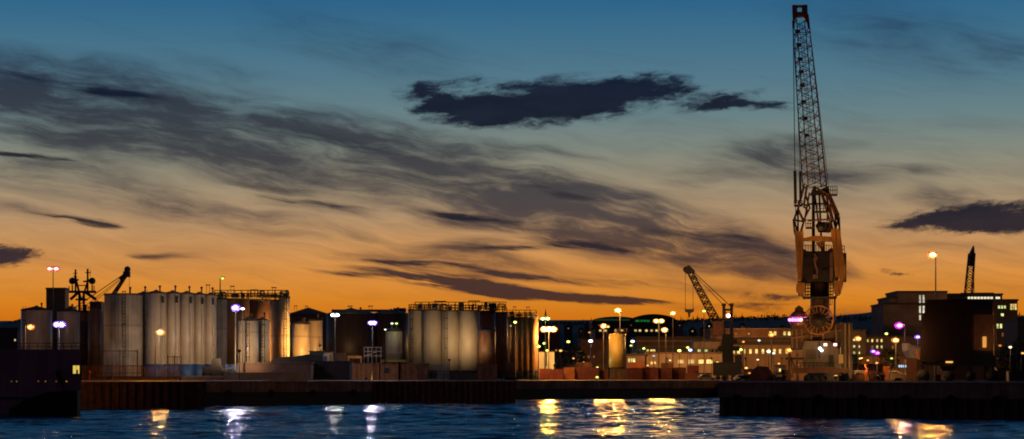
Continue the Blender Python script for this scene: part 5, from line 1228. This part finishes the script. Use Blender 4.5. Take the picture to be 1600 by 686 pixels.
lamp('tall lamp mast with a glaring peach light behind the hopper', 1457, 398.5, 325, 'sodium', .46, 30, 5*K, water=30, arm=.45, name='light_mast')
lamp('star-like warm lamp at the right edge behind the vent posts', 1578.5, 542.5, 500, 'warm', .34, 3, 2*K)
lamp('dim orange lamp left of the star-like one right of the hopper', 1562.5, 540, 480, 'orange', .34, .7, 0)
lamp('amber lamp low by the right picture edge', 1598, 552, 420, 'sodium', .3, 1, 2*K)

# floodlights put in for hidden lamps: they throw the amber light on silos and quays
def worklight(label, px, py, Y, kind, power, aim, ang=100, base_y=None, r=.35):
    hx, hz = SX(px,Y), SZ(py,Y); t = thing('floodlight', label, 'floodlight', (hx,Y,GZ), 'floodlights in the yard')
    m = MB(); m.bar((hx,Y,GZ),(hx,Y,hz),.07,6); m.build('pole', DARK, t)
    d = (Vector(aim)-Vector((hx,Y,hz))).normalized()
    m = MB(); c = Vector((hx,Y,hz)); m.bar(c-d*.32, c-d*.02, .2, 10, .3); hd = m.build('lamp_head', DARK, t)
    m = MB(); m.bar(c-d*.02, c+d*.02, .26, 12); m.build('lamp_lens', lampmat(kind, 6), hd)
    l = bpy.data.lights.new('lamp_light', 'SPOT'); l.energy = power*WSC; l.color = LAMPC[kind][1]; l.shadow_soft_size = .25; l.spot_size = R(ang); l.spot_blend = .8
    o = bpy.data.objects.new('lamp_light', l); col.objects.link(o); o.parent = t; o.location = (c+d*.2)-Vector((hx,Y,GZ)); o.rotation_euler = d.to_track_quat('-Z','Y').to_euler()
def G(px, py, Y): return P(px, py, Y)
worklight('small floodlight on the long brown shed, turned towards the golden-lit silos', 500, 540, 455, 'sodium', 75*K, G(438,520,466), 120)
worklight('small floodlight beside the dark shed turned up to the golden tanks', 506, 562, 452, 'sodium', 14*K, G(490,520,480), 110)
worklight('floodlight right of the wheel loader, turned to the scalloped silo row', 374, 548, 408, 'warm', 44*K, G(275,520,436), 110)
worklight('floodlight on the pier aimed at the panelled silo', 228, 590, 392, 'warm', 9*K, G(190,520,428), 110)
worklight('floodlight by the fence turned to the cream silos', 702, 562, 450, 'warm', 26*K, G(710,525,455), 110)
worklight('amber floodlight by the rig turned to the brown silo row', 866, 570, 539, 'sodium', 26*K, G(830,535,550), 110)
worklight('amber floodlight low behind the boarded huts', 572, 592, 439, 'sodium', 2.5*K, G(600,575,448), 140)
worklight('amber floodlight on the roof edge of the golden tank', 948, 520, 560, 'sodium', 9*K, G(966,540,568), 110)
worklight('amber floodlight in front of the big crane on the near quay', 1350, 575, 300, 'sodium', 7*K, G(1285,520,315), 100)
worklight('amber floodlight standing left of the big crane, pointed up at its frames', 1225, 580, 300, 'sodium', 16*K, G(1275,420,316), 70)
worklight('amber floodlight right of the big crane, pointed up at the yellow side frame', 1345, 560, 318, 'sodium', 22*K, G(1312,410,317), 60)
worklight('amber floodlight under the hopper end panel', 1562, 560, 290, 'sodium', .6*K, G(1536,515,297), 50)
worklight('small floodlight hung at the ship stern, turned to the sheet-piled pier', 122, 592, 348, 'orange', 1.2*K, G(165,600,361), 100)

for (px,py,Y,k,pw,aim,ang,lb) in (
 (1042,560,618,'sodium',60,(1075,560,640),120,'added amber floodlight in the forecourt of the pale quay office, left end'),
 (1112,560,622,'sodium',50,(1098,550,645),120,'added amber floodlight in the forecourt of the pale quay office, right end'),
 (1165,560,668,'sodium',90,(1180,548,700),130,'added amber floodlight before the long white-walled building, left end'),
 (1222,560,672,'sodium',80,(1218,548,700),130,'added amber floodlight before the long white-walled building, right end'),
 (1180,535,725,'sodium',60,(1185,520,740),140,'added amber floodlight on the roof deck below the set-back storey'),
 (925,575,715,'sodium',60,(928,545,760),120,'added amber floodlight before the brown warehouse'),
 (1060,550,860,'sodium',160,(1060,535,900),120,'added amber floodlight before the wide dark terrace building'),
 (1345,565,690,'sodium',60,(1345,540,720),130,'added amber floodlight before the grid of green-white windows'),
 (1415,556,720,'sodium',80,(1425,490,780),110,'added amber floodlight below the stepped dark office'),
 (1575,556,745,'sodium',90,(1570,495,805),120,'added amber floodlight below the office wing at the right'),
 (1385,570,625,'sodium',40,(1385,562,640),140,'added amber floodlight on the low pale warehouse wall'),
 (990,570,625,'sodium',30,(990,560,640),140,'added amber floodlight before the annex with round lit windows')):
    worklight(lb, px, py, Y, 'orange', pw*K*TSC, G(*aim), ang)  # town floodlights added to give the building fronts a warm glow

worklight('added low amber work lamp on the near quay lighting the wheels of the big crane', 1290, 590, 295, 'sodium', 1.8*K, G(1290,580,312), 140)  # put in to brighten the gear at the crane's foot
worklight('added low amber work lamp on the near quay facing the orange crates', 1372, 590, 292, 'sodium', .6*K, G(1365,583,304), 110)  # put in to brighten the crates
# far-quay and town lamps too small to show more than a head and a pole
for (px,py,Y,k,sz,s_,lb) in (
 (896,560,640,'sodium',.3,1.6,'tiny amber lamp just above the bright red-orange container'),
 (912,566,640,'orange',.28,1.2,'tiny orange-red lamp above the long dark red container'),
 (1012,571,600,'sodium',.3,1.5,'tiny amber lamp on the container below the arched lit window'),
 (1047,563,635,'warm',.3,1.6,'tiny warm lamp at the left end of the pale quay office wall'),
 (1121,566,620,'sodium',.35,2.0,'small amber lamp tucked left of the smaller crane chassis'),
 (1166,575,600,'sodium',.4,2.2,'small amber lamp low to the right of the smaller crane chassis'),
 (1184,562,650,'warm',.35,1.8,'small warm lamp at the foot of the long white building'),
 (1171,583,588,'orange',.3,1.5,'low orange-red lamp near the dark parked car by the quay corner'),
 (1217,568,560,'sodium',.3,1.6,'small amber lamp above the stack of pallets by the dark heap'),
 (1246,570,330,'sodium',.16,2.0,'little amber lamp low among the left legs of the big crane'),
 (1262,580,318,'orange',.14,1.8,'little orange-red lamp under the engine house of the big crane'),
 (1316,577,318,'sodium',.16,2.2,'little amber lamp beside the cream cabinet of the big crane'),
 (1331,586,316,'warm',.14,1.6,'little warm lamp by the right outrigger of the big crane'),
 (1356,563,500,'sodium',.28,1.6,'small amber lamp above the leaning orange beam'),
 (1393,560,480,'green',.28,1.4,'small yellow-green lamp behind the tall orange crate'),
 (1424,582,315,'sodium',.16,1.8,'little amber lamp low between the dark red stack and the hopper'),
 (1468,589,304,'sodium',.15,1.5,'little amber lamp glowing under the hopper between its wheels'),
 (1300,523,640,'sodium',.3,1.0,'faint amber lamp behind the right side of the big crane body')):
    lamp(lb, px, py, Y, k, sz, s_, 0.5*K if Y < 400 else 0, name='small_lamp', group='small lamps across the port')

worklight('added narrow amber floodlight at the foot of the big crane, pointed up along its boom', 1306, 588, 301, 'sodium', 70*K, G(1266,200,317), 24)  # put in to warm the lower boom to brown

# deep things on the right are turned square to the harbour mouth
for n_ in ('harbour_crane','harbour_crane.002','mobile_hopper','covered_hopper','storage_crate','storage_crate.001','storage_crate.002','storage_crate.003','storage_crate.004','storage_crate.005'):
    o = bpy.data.objects.get(n_)
    if o and o.location.x > 0: o.rotation_euler.z = -math.atan2(o.location.x, o.location.y)
for o in bpy.data.objects:
    if o.name.startswith('harbour_crane') and o.parent is None and o.location.x > 0: o.rotation_euler.z = -math.atan2(o.location.x, o.location.y)
